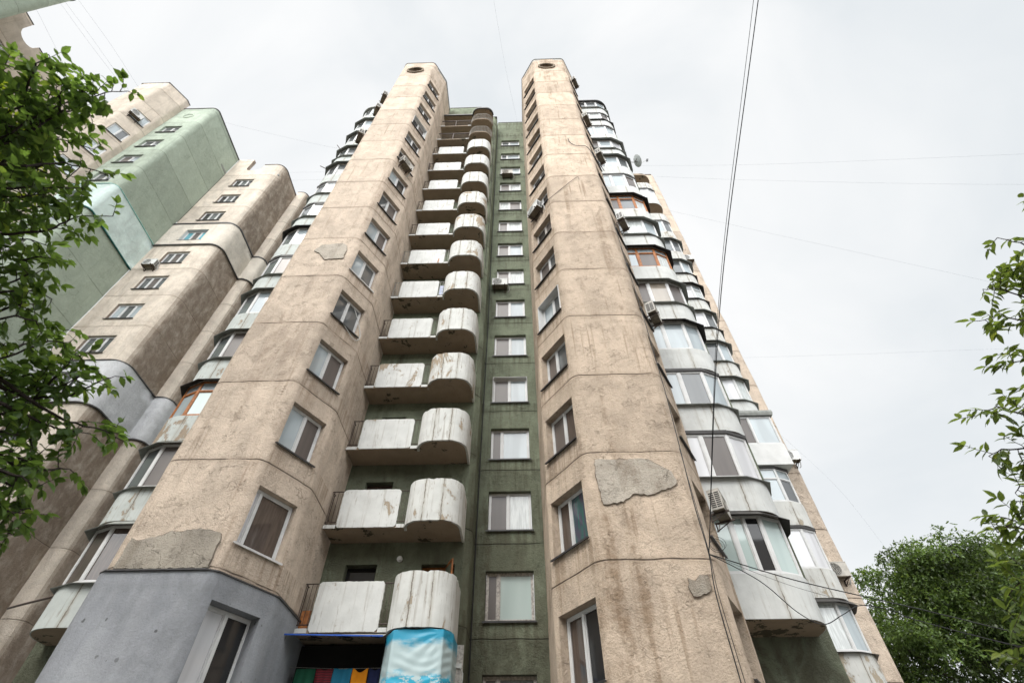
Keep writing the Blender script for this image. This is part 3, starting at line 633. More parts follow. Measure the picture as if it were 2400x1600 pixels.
# slim drainpipe and cables down the pilaster
# ------------------------------------------------------------------ glazed bays
def bay(root, X0, Xs, Xe, Y, R_, yb, k, m_par, style, mir=None, dz=0.0, soffit=True):
    """curved parapet bay: straight front from X0 to Xs at depth Y, rounding of radius R_ to Xe, back to yb. mir: mirror plane"""
    f = (lambda p: (2 * mir - p[0], p[1])) if mir is not None else (lambda p: p)
    path = [(X0, Y), (Xs, Y)] + arcp((Xs, Y + R_), R_, 270, 360, 9)[1:] + [(Xe, yb)]
    face = [(X0, Y + 0.03), (X0 + (Xs - X0) * 0.48, Y + 0.03), (Xs + 0.03, Y + 0.03), (Xs + R_ * 0.72, Y + R_ * 0.34), (Xe - 0.03, Y + R_ * 1.0), (Xe - 0.03, yb)]
    path = [f(p) for p in path]; face = [f(p) for p in face]
    if mir is not None: path.reverse(); face.reverse()
    z = 5.98 + 2.8 * k + dz; mb = MB()
    n = len(path); inn = offset(path, -0.09); segs = []
    mb.ribbon(path, [(0, z), (0, z + 1.06), (-0.09, z + 1.06), (-0.09, z)])
    par = root.part(mb, 'glazed_balcony', m_par, smooth=40)
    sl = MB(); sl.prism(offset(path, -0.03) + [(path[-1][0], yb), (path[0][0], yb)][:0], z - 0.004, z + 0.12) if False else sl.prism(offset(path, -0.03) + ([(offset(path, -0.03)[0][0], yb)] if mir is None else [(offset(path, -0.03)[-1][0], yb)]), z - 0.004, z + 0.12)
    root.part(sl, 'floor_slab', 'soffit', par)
    if style.get('open'): return par
    fm = style.get('frame', 'pvc'); kinds = style['kinds']; z0 = z + 1.075; h = style.get('h', 1.60); fr, pn = MB(), MB(); ci = 0
    for i in range(len(face) - 1):
        a, b = Vector(face[i]), Vector(face[i + 1]); ln = (b - a).length
        X = mat2(a, b, z0); kd = kinds[i % len(kinds)]
        cols = style.get('cols', {}).get(i, (1,))
        frame_panes(fr, pn, X, ln, h, cols, kd if isinstance(kd, tuple) else (kd,), style.get('transom'), 0.055)
    root.part(fr, 'glazing_frame', fm, par); root.part(pn, 'pane', PANES, par, weld=False)
    hd = style.get('hood', 0)
    tp = MB(); tz = z0 + h
    if hd: tp.ribbon(face, [(0.24, tz - 0.10), (0.25, tz - 0.085), (0.02, tz + 0.11), (0.0, tz + 0.09)])
    else: tp.ribbon(face, [(0.05, tz), (0.06, tz + 0.12), (-0.08, tz + 0.12), (-0.08, tz)])
    root.part(tp, 'hood', {0: 'hood_d', 1: 'hood', 2: 'hood_d'}[hd], par)
    if style.get('sill'):
        tp = MB(); tp.ribbon(offset(face, 0.0), [(0.17, z0 - 0.07), (0.18, z0 - 0.055), (0.02, z0 + 0.0), (0.0, z0 - 0.02)]); root.part(tp, 'drip_sill', 'hood' if style['sill'] == 1 else 'hood_d', par)
    # plank ceiling of the bay
    cl = MB(); fpoly = face + ([(face[0][0], yb)] if mir is None else [(face[-1][0], yb)]); cl.prism(fpoly, tz + 0.06, tz + 0.10); root.part(cl, 'bay_ceiling', 'pvc_old', par)
    return par
W3 = {0: (1,), 1: (1,)}
S1 = {0: dict(kinds=['g_mint', ('g_mint', 'g_dark'), 'g_mint', 'g_mint', 'g_blue'], hood=2, cols={1: (0.9, 1.1)}, h=1.6),
      1: dict(kinds=['g_white', ('g_screen',), 'g_white', 'g_white', 'g_pale'], sill=1),
      2: dict(kinds=['g_blue', ('g_grey',), 'g_blue', 'g_pale', 'g_pale'], sill=1),
      3: dict(kinds=['g_blue', 'g_blue', 'g_blue', 'g_blue', 'g_grey'], hood=2),
      4: dict(kinds=['g_screen', 'g_tan', 'g_screen', 'g_pale', 'g_grey'], hood=1, sill=1),
      5: dict(kinds=['g_blue', 'g_screen', 'g_pale', 'g_blue', 'g_screen'], frame='wood', hood=2, transom=0.72),
      6: dict(kinds=['g_grey', 'g_pale', 'g_blue', 'g_white', 'g_white'], hood=1, sill=1),
      7: dict(kinds=['g_screen', 'g_grey', 'g_pale', 'g_grey', 'g_grey'], frame='wood', hood=2, transom=0.75),
      8: dict(kinds=['g_blue', 'g_blue', 'g_brown', 'g_pale', 'g_grey']),
      9: dict(kinds=['g_grey', 'g_blue', 'g_grey', 'g_white', 'g_white'], hood=1),
      10: dict(kinds=['g_screen', 'g_blue', 'g_white', 'g_white', 'g_white'], hood=1, sill=1),
      11: dict(kinds=['g_blue', 'g_blue', 'g_blue', 'g_screen', 'g_screen'], hood=0),
      12: dict(kinds=['g_brown', 'g_pale', 'g_screen', 'g_grey', 'g_screen'], hood=0, sill=2),
      13: dict(kinds=['g_dark', 'g_grey', 'g_blue', 'g_grey', 'g_dark'], hood=0, sill=1)}
for k in range(14): bay(B1, 4.93, 6.5, 7.5, 13.12, 1.0, 14.4, k, 'white_bay', S1[k])
cap = [(4.93, 13.0), (6.5, 13.0)] + arcp((6.5, 14.1), 1.1, 270, 360, 9)[1:] + [(7.6, 14.4)]
mb = MB(); mb.prism(cap + [(4.93, 14.4)], 45.02, 45.16); B1.part(mb, 'bay_roof', 'hood_d')
rnd = random.Random(3)
for k in range(14):
    if k in (3,): continue
    st = dict(kinds=[rnd.choice(['g_grey', 'g_pale', 'g_screen']), rnd.choice(['g_blue', 'g_grey', 'g_pale', 'g_white']), rnd.choice(['g_blue', 'g_pale', 'g_grey']), 'g_blue', 'g_pale'], hood={4: 1, 5: 1, 6: 1, 7: 2, 8: 1, 9: 1, 0: 2}.get(k, 0), sill={4: 1, 5: 1, 6: 2, 7: 2, 8: 2, 0: 2}.get(k, 0))
    if k == 0: st['kinds'] = ['g_pale', 'g_pale', 'g_blue', 'g_blue', 'g_pale']
    if k == 1: st['kinds'] = ['g_white', 'g_white', 'g_white', 'g_white', 'g_pale']
    if k == 2: st.update(transom=0.7)
    if k == 7: st.update(transom=0.7)
    if k in (11, 13): st['open'] = 1
    if k == 12: st = dict(kinds=['g_white', 'g_white', 'g_white', 'g_blue', 'g_white'])
    bay(B1, 8.6, 11.15, 12.1, 19.45, 0.95, 20.8, k, 'white_bay2' if k not in (3, 4, 12) else 'white_bay', st)
# the boxed-out rectangular bay
z = 5.98 + 8.4; mb = MB(); mb.prism([(8.6, 19.3), (12.05, 19.3), (12.05, 20.8), (8.6, 20.8)], z - 0.02, z + 1.08); par = B1.part(mb, 'glazed_balcony', 'whitewall')
fr, pn = MB(), MB(); frame_panes(fr, pn, mat2((8.6, 19.33), (12.0, 19.33), z + 1.1), 3.42, 1.6, (1, 1, 0.62, 1.25), ('g_grey', 'g_pale', 'g_screen', 'g_blue')); frame_panes(fr, pn, mat2((12.02, 19.34), (12.02, 20.8), z + 1.1), 1.4, 1.6, (1,), ('g_pale',))
B1.part(fr, 'glazing_frame', 'pvc', par); B1.part(pn, 'pane', PANES, par, weld=False)
mb = MB(); mb.ribbon([(8.6, 19.3), (12.05, 19.3), (12.05, 20.8)], [(0.08, z + 2.72), (0.12, z + 2.86), (0.10, z + 3.0), (-0.1, z + 3.0), (-0.1, z + 2.72)]); B1.part(mb, 'hood', 'hood', par)
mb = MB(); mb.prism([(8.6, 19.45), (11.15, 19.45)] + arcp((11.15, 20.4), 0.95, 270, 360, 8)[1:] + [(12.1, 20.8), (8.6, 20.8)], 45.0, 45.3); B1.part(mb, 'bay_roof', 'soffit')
rnd = random.Random(9)
HL = {2: 2, 3: 1, 4: 1, 6: 2, 9: 1, 10: 1, 11: 1, 12: 1, 1: 1, 0: 1}
for k in range(14):
    st = dict(kinds=['g_pale', 'g_blue', 'g_grey', rnd.choice(['g_grey', 'g_screen', 'g_blue']), rnd.choice(['g_screen', 'g_blue', 'g_grey', 'g_brown'])][::1], hood=HL.get(k, 0), sill={0: 1, 1: 1, 3: 1, 5: 1, 7: 1, 8: 1, 10: 1}.get(k, 0))
    if k == 2: st.update(frame='wood', transom=0.72, kinds=['g_blue', 'g_blue', 'g_blue', 'g_mint', 'g_grey'])
    if k == 0: st.update(kinds=['g_brown', 'g_brown', 'g_brown', 'g_brown', 'g_dark'])
    bay(B1, 4.93, 6.5, 7.5, 13.12, 1.0, 14.4, k, 'white_bay3', st, mir=-2.6)
cap = [(2 * -2.6 - x, y) for x, y in cap]; mb = MB(); mb.prism(cap + [(-10.13, 14.4)], 45.02, 45.16); B1.part(mb, 'bay_roof', 'hood')

# ------------------------------------------------------------------ left buildings
B2 = Root('apartment_building', (-22.5, 18, 0), 'stepped cream and pale green apartment block with rounded corners left of the tower', 'building')
JD = 0.25; SL = lambda k: 1.1 + 2.8 * k            # sill heights, k=13 is the top row (37.5)... storeys lie 0.6 m lower
def bands(pts, rad, holes, spec, disp=0.7):
    for z0, z1, m, off, nm in spec:
        mb = MB(); wall(mb, pts, rad, z0, z1, holes, off=off, rim=off > 0); B2.part(mb, nm, m, smooth=40, disp=bulge(disp))
SL = lambda k: 40.1 - 2.8 * k                      # k counts down from the top row
HB = [(1.35, 2.95, SL(k), SL(k) + 1.38, 0.26) for k in range(0, 14)]
PB = [(-24.75, 17.3), (-20.2, 17.3), (-20.2, 20.2)]
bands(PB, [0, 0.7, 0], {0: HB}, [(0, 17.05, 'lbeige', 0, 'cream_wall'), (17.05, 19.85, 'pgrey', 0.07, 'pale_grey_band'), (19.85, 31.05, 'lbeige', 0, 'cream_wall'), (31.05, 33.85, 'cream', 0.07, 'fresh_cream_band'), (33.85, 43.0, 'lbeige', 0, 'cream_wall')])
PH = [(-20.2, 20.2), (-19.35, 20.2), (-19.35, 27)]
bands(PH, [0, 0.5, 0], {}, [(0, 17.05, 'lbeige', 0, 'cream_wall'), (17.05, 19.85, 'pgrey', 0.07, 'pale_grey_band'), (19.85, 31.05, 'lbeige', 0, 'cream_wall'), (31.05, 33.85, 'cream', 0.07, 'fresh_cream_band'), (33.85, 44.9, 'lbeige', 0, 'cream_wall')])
# roofline of the cream block with its curved notch
mb = MB(); y = 17.3
prof = [(-24.75, 43.0), (-24.75, 45.6), (-23.35, 45.5), (-23.35, 43.6)] + [(-22.68 + 0.62 * math.cos(R(a)), 43.45 - 0.35 * math.sin(R(a)) + .1) for a in (180, 150, 120, 90, 60, 30, 0)][1:] + [(-21.98, 44.3), (-20.9, 44.3), (-20.9, 43.0)]
mb.add([(x, y, z) for x, z in prof] + [(x, y + 0.3, z) for x, z in prof], [tuple(range(len(prof)))] + [(i, (i + 1) % len(prof), len(prof) + (i + 1) % len(prof), len(prof) + i) for i in range(len(prof))])
wall(mb, [(-20.9, 17.3), (-20.2, 17.3), (-20.2, 20.2)], [0, 0.69, 0], 43.0, 44.3); B2.part(mb, 'parapet', 'lbeige', smooth=40)
ln = [(-21.98, 17.3), (-20.9, 17.3)] + arcp((-20.9, 18.0), 0.7, 270, 360, 6)[1:] + [(-20.2, 20.2)]
CPS = []; cp = MB(); CPS.append(cp); cp.ribbon(ln, [(0.04, 44.28), (0.04, 44.35), (-0.3, 44.35), (-0.3, 44.28)]); ln2 = [(-20.2, 20.2), (-19.85, 20.2)] + arcp((-19.85, 20.7), 0.5, 270, 360, 6)[1:] + [(-19.35, 27)]
cp = MB(); CPS.append(cp); cp.ribbon(ln2, [(0.04, 44.9), (0.04, 44.97), (-0.3, 44.97), (-0.3, 44.9)])
PG = [(-27.75, 12.9), (-24.8, 12.9), (-24.8, 17.3)]
HG = [(0.6, 2.02, SL(k), SL(k) + 1.36, 0.26) for k in range(0, 14)]
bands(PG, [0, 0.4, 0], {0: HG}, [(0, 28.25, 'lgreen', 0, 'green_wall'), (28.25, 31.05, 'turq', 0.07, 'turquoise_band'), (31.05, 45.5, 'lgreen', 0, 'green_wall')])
ln = [(-27.75, 12.9), (-25.2, 12.9)] + arcp((-25.2, 13.3), 0.4, 270, 360, 6)[1:] + [(-24.8, 17.3)]
cp = MB(); CPS.append(cp); cp.ribbon(ln, [(0.05, 45.48), (0.05, 45.58), (-0.3, 45.58), (-0.3, 45.48)])
PC = [(-31.8, 12.9), (-30.8, 11.1), (-28.5, 11.1), (-27.65, 12.5), (-27.65, 12.92)]
HC = [(0.42, 1.5, 39.75 - 2.8 * k, 41.0 - 2.8 * k, 0.24) for k in range(0, 14)]
bands(PC, [0, 0.3, 0.3, 0.25, 0], {2: HC}, [(0, 46.5, 'lcream', 0, 'cream_wall')])
ln = [(-31.8, 12.9), (-30.8, 11.1), (-28.5, 11.1), (-27.65, 12.5), (-27.65, 12.92)]
cp = MB(); CPS.append(cp); cp.ribbon(ln, [(0.03, 46.48), (0.03, 46.56), (-0.3, 46.56), (-0.3, 46.48)])
for cp in CPS: B2.part(cp, 'coping', 'coping')
rf = MB(); rf.prism([(-24.75, 17.5), (-20.3, 17.5), (-20.3, 30), (-31, 30), (-31, 13.1), (-25, 13.1)], 42.6, 42.8); B2.part(rf, 'roof', 'hood')
rnd = random.Random(5)
for k in range(14):
    lin = 'whitewall' if k == 3 else None
    kd = ('g_aqua', 'g_screen', 'g_aqua') if k == 3 else rnd.choice([('g_grey', 'g_screen', 'g_grey'), ('g_blue', 'g_grey', 'g_blue'), ('g_dark', 'g_grey', 'g_dark')])
    window(B2, PB[0], PB[1], 1.35, 2.95, SL(k), SL(k) + 1.38, 0.2, (33, 33, 33), kd, 'pvc', 'sill', lin)
    window(B2, PG[0], PG[1], 0.6, 2.02, SL(k), SL(k) + 1.36, 0.2, (50, 50), rnd.choice([('g_screen', 'g_blue'), ('g_grey', 'g_grey')]), 'pvc', 'sill')
    window(B2, PC[2], PC[3], 0.42, 1.5, 39.75 - 2.8 * k, 41.0 - 2.8 * k, 0.14, (50, 50), [('g_blue', 'g_blue'), ('g_blue', 'g_grey'), ('g_blue', 'g_pale')][k % 3], 'pvc', 'sill')
def drip(pts, rad, z, r=0.05, m='coping', th=0.09):
    run = fillet(pts, rad); ln = []
    for rn in run: ln += [tuple(p) for p in rn[2]] if rn[0] == 'arc' else [tuple(rn[2]), tuple(rn[3])]
    ln = [p for i, p in enumerate(ln) if i == 0 or (Vector(p) - Vector(ln[i - 1])).length > 1e-4]
    mb = MB(); mb.ribbon(ln, [(0.04, z), (0.12, z - 0.01), (0.12, z + th), (0.04, z + th + 0.03)]); B2.part(mb, 'drip_moulding', m)
for z, th in ((17.03, .05), (19.84, .05), (31.03, 0.06), (33.85, 0.12)):
    drip(PB, [0, 0.7, 0], z, th=th, m='coping'); drip(PH, [0, 0.5, 0], z, th=th)
M['teal'] = simple('teal_trim', (0.03, 0.16, 0.15), 0.6); M['aqua'] = simple('aqua_trim', (0.30, 0.62, 0.58), 0.6)
drip(PG, [0, 0.4, 0], 28.2, th=.05, m='teal'); drip(PG, [0, 0.4, 0], 31.06, th=.02, m='aqua')

B3 = Root('apartment_building', (-34, 4, 0), 'cream and green apartment block cut off by the top left corner of the picture', 'building')
mb = MB(); HD = [(14.0 + 5.05, 14.0 + 8.2 - 1.8 + 1.8, 40.5 - 2.8 * k, 41.9 - 2.8 * k, 0.25) for k in range(0, 13)]
PD = [(-36.0, -9.0), (-36.0, 14.0)]
HD = [(15.4, 17.2, 40.4 - 2.8 * k, 41.8 - 2.8 * k, 0.25) for k in range(13)]
wall(mb, PD, [0, 0], 0, 43.0, {0: HD}); B3.part(mb, 'cream_wall', 'lcream', smooth=40, disp=bulge(0.6))
prof = [(-9, 43), (-9, 45.3), (6.6, 45.3), (6.62, 44.2)] + [(7.27 + 0.62 * math.cos(R(a)), 44.2 - 0.55 * math.sin(R(a))) for a in (165, 140, 115, 90, 65, 40, 15)] + [(7.95, 44.6), (13.9, 44.6), (13.9, 43)]
mb = MB(); n = len(prof); mb.add([(-36.0, a, z) for a, z in prof] + [(-36.3, a, z) for a, z in prof], [tuple(range(n))] + [(i, (i + 1) % n, n + (i + 1) % n, n + i) for i in range(n)])
B3.part(mb, 'parapet', 'lcream')
for k in range(13): window(B3, PD[0], PD[1], 15.4, 17.2, 40.4 - 2.8 * k, 41.8 - 2.8 * k, 0.18, (50, 50), ('g_grey', 'g_pale'), 'pvc', 'sill')
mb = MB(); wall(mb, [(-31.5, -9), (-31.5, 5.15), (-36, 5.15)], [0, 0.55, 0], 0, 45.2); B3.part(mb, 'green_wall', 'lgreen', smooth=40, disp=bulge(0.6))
mb = MB(); mb.ribbon([(-31.5, -9), (-31.5, 4.6)] + arcp((-32.05, 4.6), 0.55, 0, 90, 6)[1:] + [(-36, 5.15)], [(0.05, 45.18), (0.05, 45.28), (-0.3, 45.28), (-0.3, 45.18)])
B3.part(mb, 'coping', 'coping')
for a_ in ((7.95, 13.9, 44.6, 44.66), (-9, 6.6, 45.3, 45.36)): mb = MB(); mb.box(-36.35, -35.96, *a_); B3.part(mb, 'coping', 'coping')
# oval moulding near the top of the pale green front
mb = MB(); K = 24
vs = [(-26.42 + r * math.cos(2 * math.pi * i / K), 12.9 + o, 43.75 + r * math.sin(2 * math.pi * i / K)) for i in range(K) for r, o in ((0.34, 0.02), (0.34, -0.04), (0.40, -0.04), (0.40, 0.02))]
mb.add(vs, [(i * 4 + j, (i + 1) % K * 4 + j, (i + 1) % K * 4 + (j + 1) % 4, i * 4 + (j + 1) % 4) for i in range(K) for j in range(4)]); B2.part(mb, 'ring_moulding', 'lgreen', smooth=40)

# ------------------------------------------------------------------ air conditioners
def make_ac(body):
    e = empty('air_conditioner', (0, 0, 0))
    mb = MB(); mb.box(-.40, .40, -.42, -.12, .03, .57); mb.box(-.41, .41, -.43, -.11, .565, .59)
    for q in (-.405, .385): mb.box(q, q + .02, -.425, -.115, .03, .565)
    c = mb.build('casing', body, e)
    mb = MB(); mb.box(-.395, .395, -.415, -.125, .012, .029); mb.build('base_tray', 'ac_base', e)
    mb = MB(); K = 24; cx, cz = -.12, .30
    for r in (.05, .10, .15, .20, .235):
        vs = [(cx + (r + d) * math.cos(2 * math.pi * i / K), -.437 + o, cz + (r + d) * math.sin(2 * math.pi * i / K)) for i in range(K) for d, o in ((0, 0.015), (0, 0), (.012, 0), (.012, 0.015))]
        mb.add(vs, [(i * 4 + j, (i + 1) % K * 4 + j, (i + 1) % K * 4 + (j + 1) % 4, i * 4 + (j + 1) % 4) for i in range(K) for j in range(4)])
    for i in range(8): a = math.pi * i / 4; mb.tube([(cx + .03 * math.cos(a), -.43, cz + .03 * math.sin(a)), (cx + .24 * math.cos(a), -.43, cz + .24 * math.sin(a))], .005, 4)
    fg = mb.build('fan_grille', body, e)
    mb = MB(); mb.add([(cx + .24 * math.cos(2 * math.pi * i / K), -.4215, cz + .24 * math.sin(2 * math.pi * i / K)) for i in range(K)], [tuple(range(K))]); mb.build('fan_opening', 'ac_dark', fg)
    for s in (-1, 1):
        mb = MB(); x = s * .4065
        for i in range(8):
            for j in (0, 1): mb.box(x - .0025, x + .0025, -.40 + j * .14, -.28 + j * .14, .08 + i * .055, .115 + i * .055)
        mb.build('side_louvre', 'ac_dark', e)
        mb = MB(); x = s * .27; mb.box(x - .02, x + .02, -.50, 0, -.03, .01); mb.box(x - .02, x + .02, -.03, 0.0, -.22, -.03)
        a, b = Vector((x, -.40, -.02)), Vector((x, -.02, -.20)); mb.tube([a, b], .015, 4); mb.build('bracket', 'iron', e)
    mb = MB(); mb.tube([(.36, -.2, .3), (.47, -.16, .25), (.50, -.06, .05), (.46, -.02, -.12), (.40, .03, -.15)], .02, 6); mb.build('hose', 'conduit', e)
    return e
def copy_tree(o, parent=None):
    c = o.copy(); COL.objects.link(c); c.parent = parent
    for ch in o.children: copy_tree(ch, c)
    return c
def nrm(A, B): d = (Vector(B) - Vector(A)).normalized(); return Vector((d.y, -d.x))
def on(A, B, s, out=0.0): p = Vector(lerp2(A, B, s)) + nrm(A, B) * out; return (p.x, p.y, math.atan2(B[1] - A[1], B[0] - A[0]))
GF = ((-1.66, 15.9), (0.62, 15.9)); FO = (FB[3], FB[4]); FL = (FA[1], FA[2]); RW = ((7.83, 20.8), (13.2, 20.8))
ACS = [('w', on(*GF, 0.62, 0.0), 23.15, 'white air conditioner with a round dark fan under a window of the green strip'),
       ('b', on(*GF, 0.95, 0.0), 37.05, 'weathered air conditioner in front of a high window in the green window strip'),
       ('b', on(FA[3], FA[4], 0.75, 0.0), 29.0, 'air conditioner hanging before a window on the slanted face of the left fin'),
       ('w', on(FB[1], FB[2], 0.78, 0.0), 23.55, 'white air conditioner beside the slanted window strip, left side of the right fin'),
       ('b', on(*FO, 0.75, 0.0), 43.9, 'topmost air conditioner on the outer side of the right fin, against the sky'),
       ('b', on(*FO, 0.55, 0.0), 34.9, 'air conditioner on the right fin, second from the top, by the upper glazed balconies'),
       ('b', on(*FO, 1.15, 0.0), 30.2, 'air conditioner on the right fin left of the round satellite dish'),
       ('w', on(*FO, 1.32, 0.0), 22.75, 'small white air conditioner just above the orange wooden glazed balcony'),
       ('b', on(*FO, 1.38, 0.0), 15.85, 'large air conditioner with slotted sides under a window, beside the tan blind balcony'),
       ('b', on(*FO, 1.62, 0.0), 8.1, 'lowest air conditioner on the right fin, above the black cable bundle'),
       ('b', on(*RW, 4.6, 0.0), 9.9, 'beige air conditioner with square grille holes low on the far right wall'),
       ('w', on(*RW, 4.95, 0.0), 15.3, 'plain white air conditioner right of the boxed-out white balcony'),
       ('w', on(*RW, 4.6, 0.0), 32.55, 'air conditioner with a looped white hose high on the far right wall'),
       ('b', (13.25, 22.4, R(90)), 13.6, 'air conditioner sticking out past the right edge of the tower, against the sky'),
       ('b', on(*FL, 0.95, 0.0), 41.6, 'topmost of the three air conditioners on the left outline of the left fin'),
       ('b', on(*FL, 0.75, 0.0), 39.3, 'middle one of the three air conditioners on the left outline of the left fin'),
       ('b', on(*FL, 1.0, 0.0), 33.5, 'lowest of the three air conditioners on the left outline of the left fin'),
       ('w', on(PB[0], PB[1], 1.3, 0.0), 28.2, 'white air conditioner left of a three-part window on the cream block'),
       ('w', on(PC[2], PC[3], 0.72, 0.0), 39.75, 'white air conditioner before the top window of the cream block beside the pale green wall')]
protos = {'w': make_ac('ac_w'), 'b': make_ac('ac')}; used = {'w': 0, 'b': 0}
for kind, (x, y, a), z, lab in ACS:
    if used[kind]: o = copy_tree(protos[kind])
    else: o = protos[kind]; used[kind] = 1
    o.location = (x, y, z); o.rotation_euler = (0, 0, a); tag(o, lab, 'air conditioner', 'air conditioners on the facades')

# ------------------------------------------------------------------ satellite dish
e = empty('satellite_dish', (7.5, 13.7, 34.2), 'round grey satellite dish on an arm sticking out from the right glazed balconies', 'satellite dish')
nx = Vector((0.86, -0.05, 0.42)).normalized(); q = nx.to_track_quat('Z', 'Y').to_matrix().to_4x4(); q.translation = Vector((0.55, 0.1, 0.35)); mb = MB(); K = 28; vs = []
for j in range(6):
    r = 0.45 * j / 5 + 0.001
    for i in range(K): vs.append(q @ Vector((r * math.cos(2 * math.pi * i / K) * 0.93, r * math.sin(2 * math.pi * i / K), 0.09 * (r / 0.45) ** 2)))
mb.add(vs, [(j * K + i, j * K + (i + 1) % K, (j + 1) * K + (i + 1) % K, (j + 1) * K + i) for j in range(5) for i in range(K)]); mb.build('reflector', 'dish', e, smooth=60)
mb = MB(); mb.tube([(0, 0, 0), (0.3, 0.05, 0.05), (0.52, 0.1, 0.33)], .018, 6); mb.tube([q @ Vector((0, -.2, -0.0)), q @ Vector((0, 0, -.06)), q @ Vector((0, .2, 0.0))], .012, 5); mb.tube([q @ Vector((-.2, 0, 0)), q @ Vector((0, 0, -.06)), q @ Vector((.2, 0, 0))], .012, 5); mb.build('mount_arm', 'iron', e)
mb = MB(); mb.tube([q @ Vector((0, -.43, .08)), q @ Vector((0, -.28, .60))], .01, 5); mb.build('feed_arm', 'iron_w', e)
mb = MB()
for i in (-1, 0, 1): mb.tube([q @ Vector((i * .07, -.30, .58)), q @ Vector((i * .07, -.34, .70))], .025, 6)
mb.tube([q @ Vector((-.09, -.28, .60)), q @ Vector((.09, -.28, .60))], .01, 4); mb.build('receiver_head', 'cable', e)

# ------------------------------------------------------------------ banner round the lowest balcony, awning, washing
m, t, b = newmat('printed_sky_cloth'); g = N(t, 'ShaderNodeNewGeometry'); sx = N(t, 'ShaderNodeSeparateXYZ'); L(t, g.outputs['Position'], sx.inputs[0]); z = sx.outputs[2]
c1 = noi(t, pos(t, (1, 1, 2.6)), 1.6, 5, 0.6); c2 = noi(t, pos(t, (1, 1, 1.5)), 7.5, 6, 0.6)
zz = math_(t, 'ADD', z, math_(t, 'MULTIPLY', math_(t, 'SUBTRACT', c1, 0.5), 0.75))
hi = ramp(t, zz, 5.78, 5.52); lo = ramp(t, zz, 4.93, 5.10)
big = math_(t, 'MULTIPLY', hi, lo); puff = math_(t, 'MULTIPLY', ramp(t, c2, 0.50, 0.56), ramp(t, z, 5.25, 4.95))
puff = math_(t, 'MAXIMUM', big, puff)
col = mixc(t, ramp(t, z, 4.6, 5.9), (0.02, 0.34, 0.50), (0.015, 0.27, 0.42)); col = mixc(t, puff, col, (0.40, 0.50, 0.51))
L(t, col, b.inputs['Base Color']); b.inputs['Roughness'].default_value = 0.42; M['banner'] = m
pth = [(-3.56, 14.2), (-3.52, 13.85), (-3.27, 13.43), (-2.04, 13.41), (-1.84, 13.80), (-1.84, 14.7)]; mb = MB(); cols = []
for p, q_ in zip(pth, pth[1:]):
    p, q_ = Vector(p), Vector(q_); n = max(2, int((q_ - p).length / 0.03))
    for i in range(n): cols.append((p.lerp(q_, i / n), nrm(p, q_), (i / n)))
cols.append((Vector(pth[-1]), nrm(pth[-2], pth[-1]), 1)); NZ = 90; vs = []
for c, (p, n_, u) in enumerate(cols):
    for j in range(NZ + 1):
        z = 3.2 + 2.76 * j / NZ; env = math.sin(math.pi * min(1, max(0, u))) ** 0.5; x = p.x + 2.65
        f = math.sin(30 * (z - 0.42 * x * x) + 3 * noise.noise(Vector((p.x * 1.5, z * 1.2, 0)))) * max(0, noise.noise(Vector((p.x * 1.3, z * 1.1, 5))) + 0.25) * 0.013
        rr_ = math.hypot(p.x + 2.04, z - 5.9); an = math.atan2(z - 5.9, p.x + 2.04); f += math.sin(an * 15 + 1) * 0.009 * max(0, 1 - abs(rr_ - 0.5)) + noise.noise(Vector((p.x * 9, z * 9, p.y * 9))) * 0.003
        sag = -0.03 * abs(math.sin(p.x * 5 + p.y * 3)) * (j / NZ) ** 6
        vs.append((p.x + n_.x * (f * env + 0.012), p.y + n_.y * (f * env + 0.012), z + sag))
mb.add(vs, [(c * (NZ + 1) + j, (c + 1) * (NZ + 1) + j, (c + 1) * (NZ + 1) + j + 1, c * (NZ + 1) + j + 1) for c in range(len(cols) - 1) for j in range(NZ)])
tag(mb.build('banner', 'banner', smooth=60), 'blue cloth printed with sky and clouds wrapped round the lowest curved balcony', 'banner')
r_ = empty('awning', (-4.7, 13.9, 5.9), 'small awning with a blue front edge under the lowest flat white balcony panel', 'awning')
mb = MB(); mb.quad((-1.22, -.55, -.07), (1.16, -.45, -.10), (1.16, -.04, .09), (-1.22, -.04, .09)); mb.quad((-1.22, -.55, -.075), (1.16, -.45, -.105), (1.16, -.04, .085), (-1.22, -.04, .085)); mb.build('sheet', 'hood', r_)
mb = MB(); mb.tube([(-1.24, -.56, -.06), (1.18, -.46, -.09)], .022, 4); mb.build('front_edge', 'blue', r_)
for x in (-.5, .25, .95): mb = MB(); mb.tube([(x - .06, -.5, -.11), (x + .06, -.12, -.02)], .018, 4); mb.build('bracket', 'cable', r_)
mb = MB(); mb.box(-5.93, -3.60, 14.60, 14.66, 3.16, 5.95); mb.box(-3.60, -3.56, 14.02, 14.66, 3.16, 5.95); B1.part(mb, 'shade_sheet', 'black')  # black sheets added to stand for the deep shade inside this balcony
mb = MB(); mb.tube([(-5.95, 14.15, 5.36), (-4.7, 14.15, 5.31), (-3.6, 14.15, 5.32)], .004, 4); tag(mb.build('clothesline', 'iron_w'), 'thin clothesline strung across the dark balcony under the blue-edged awning', 'clothesline')
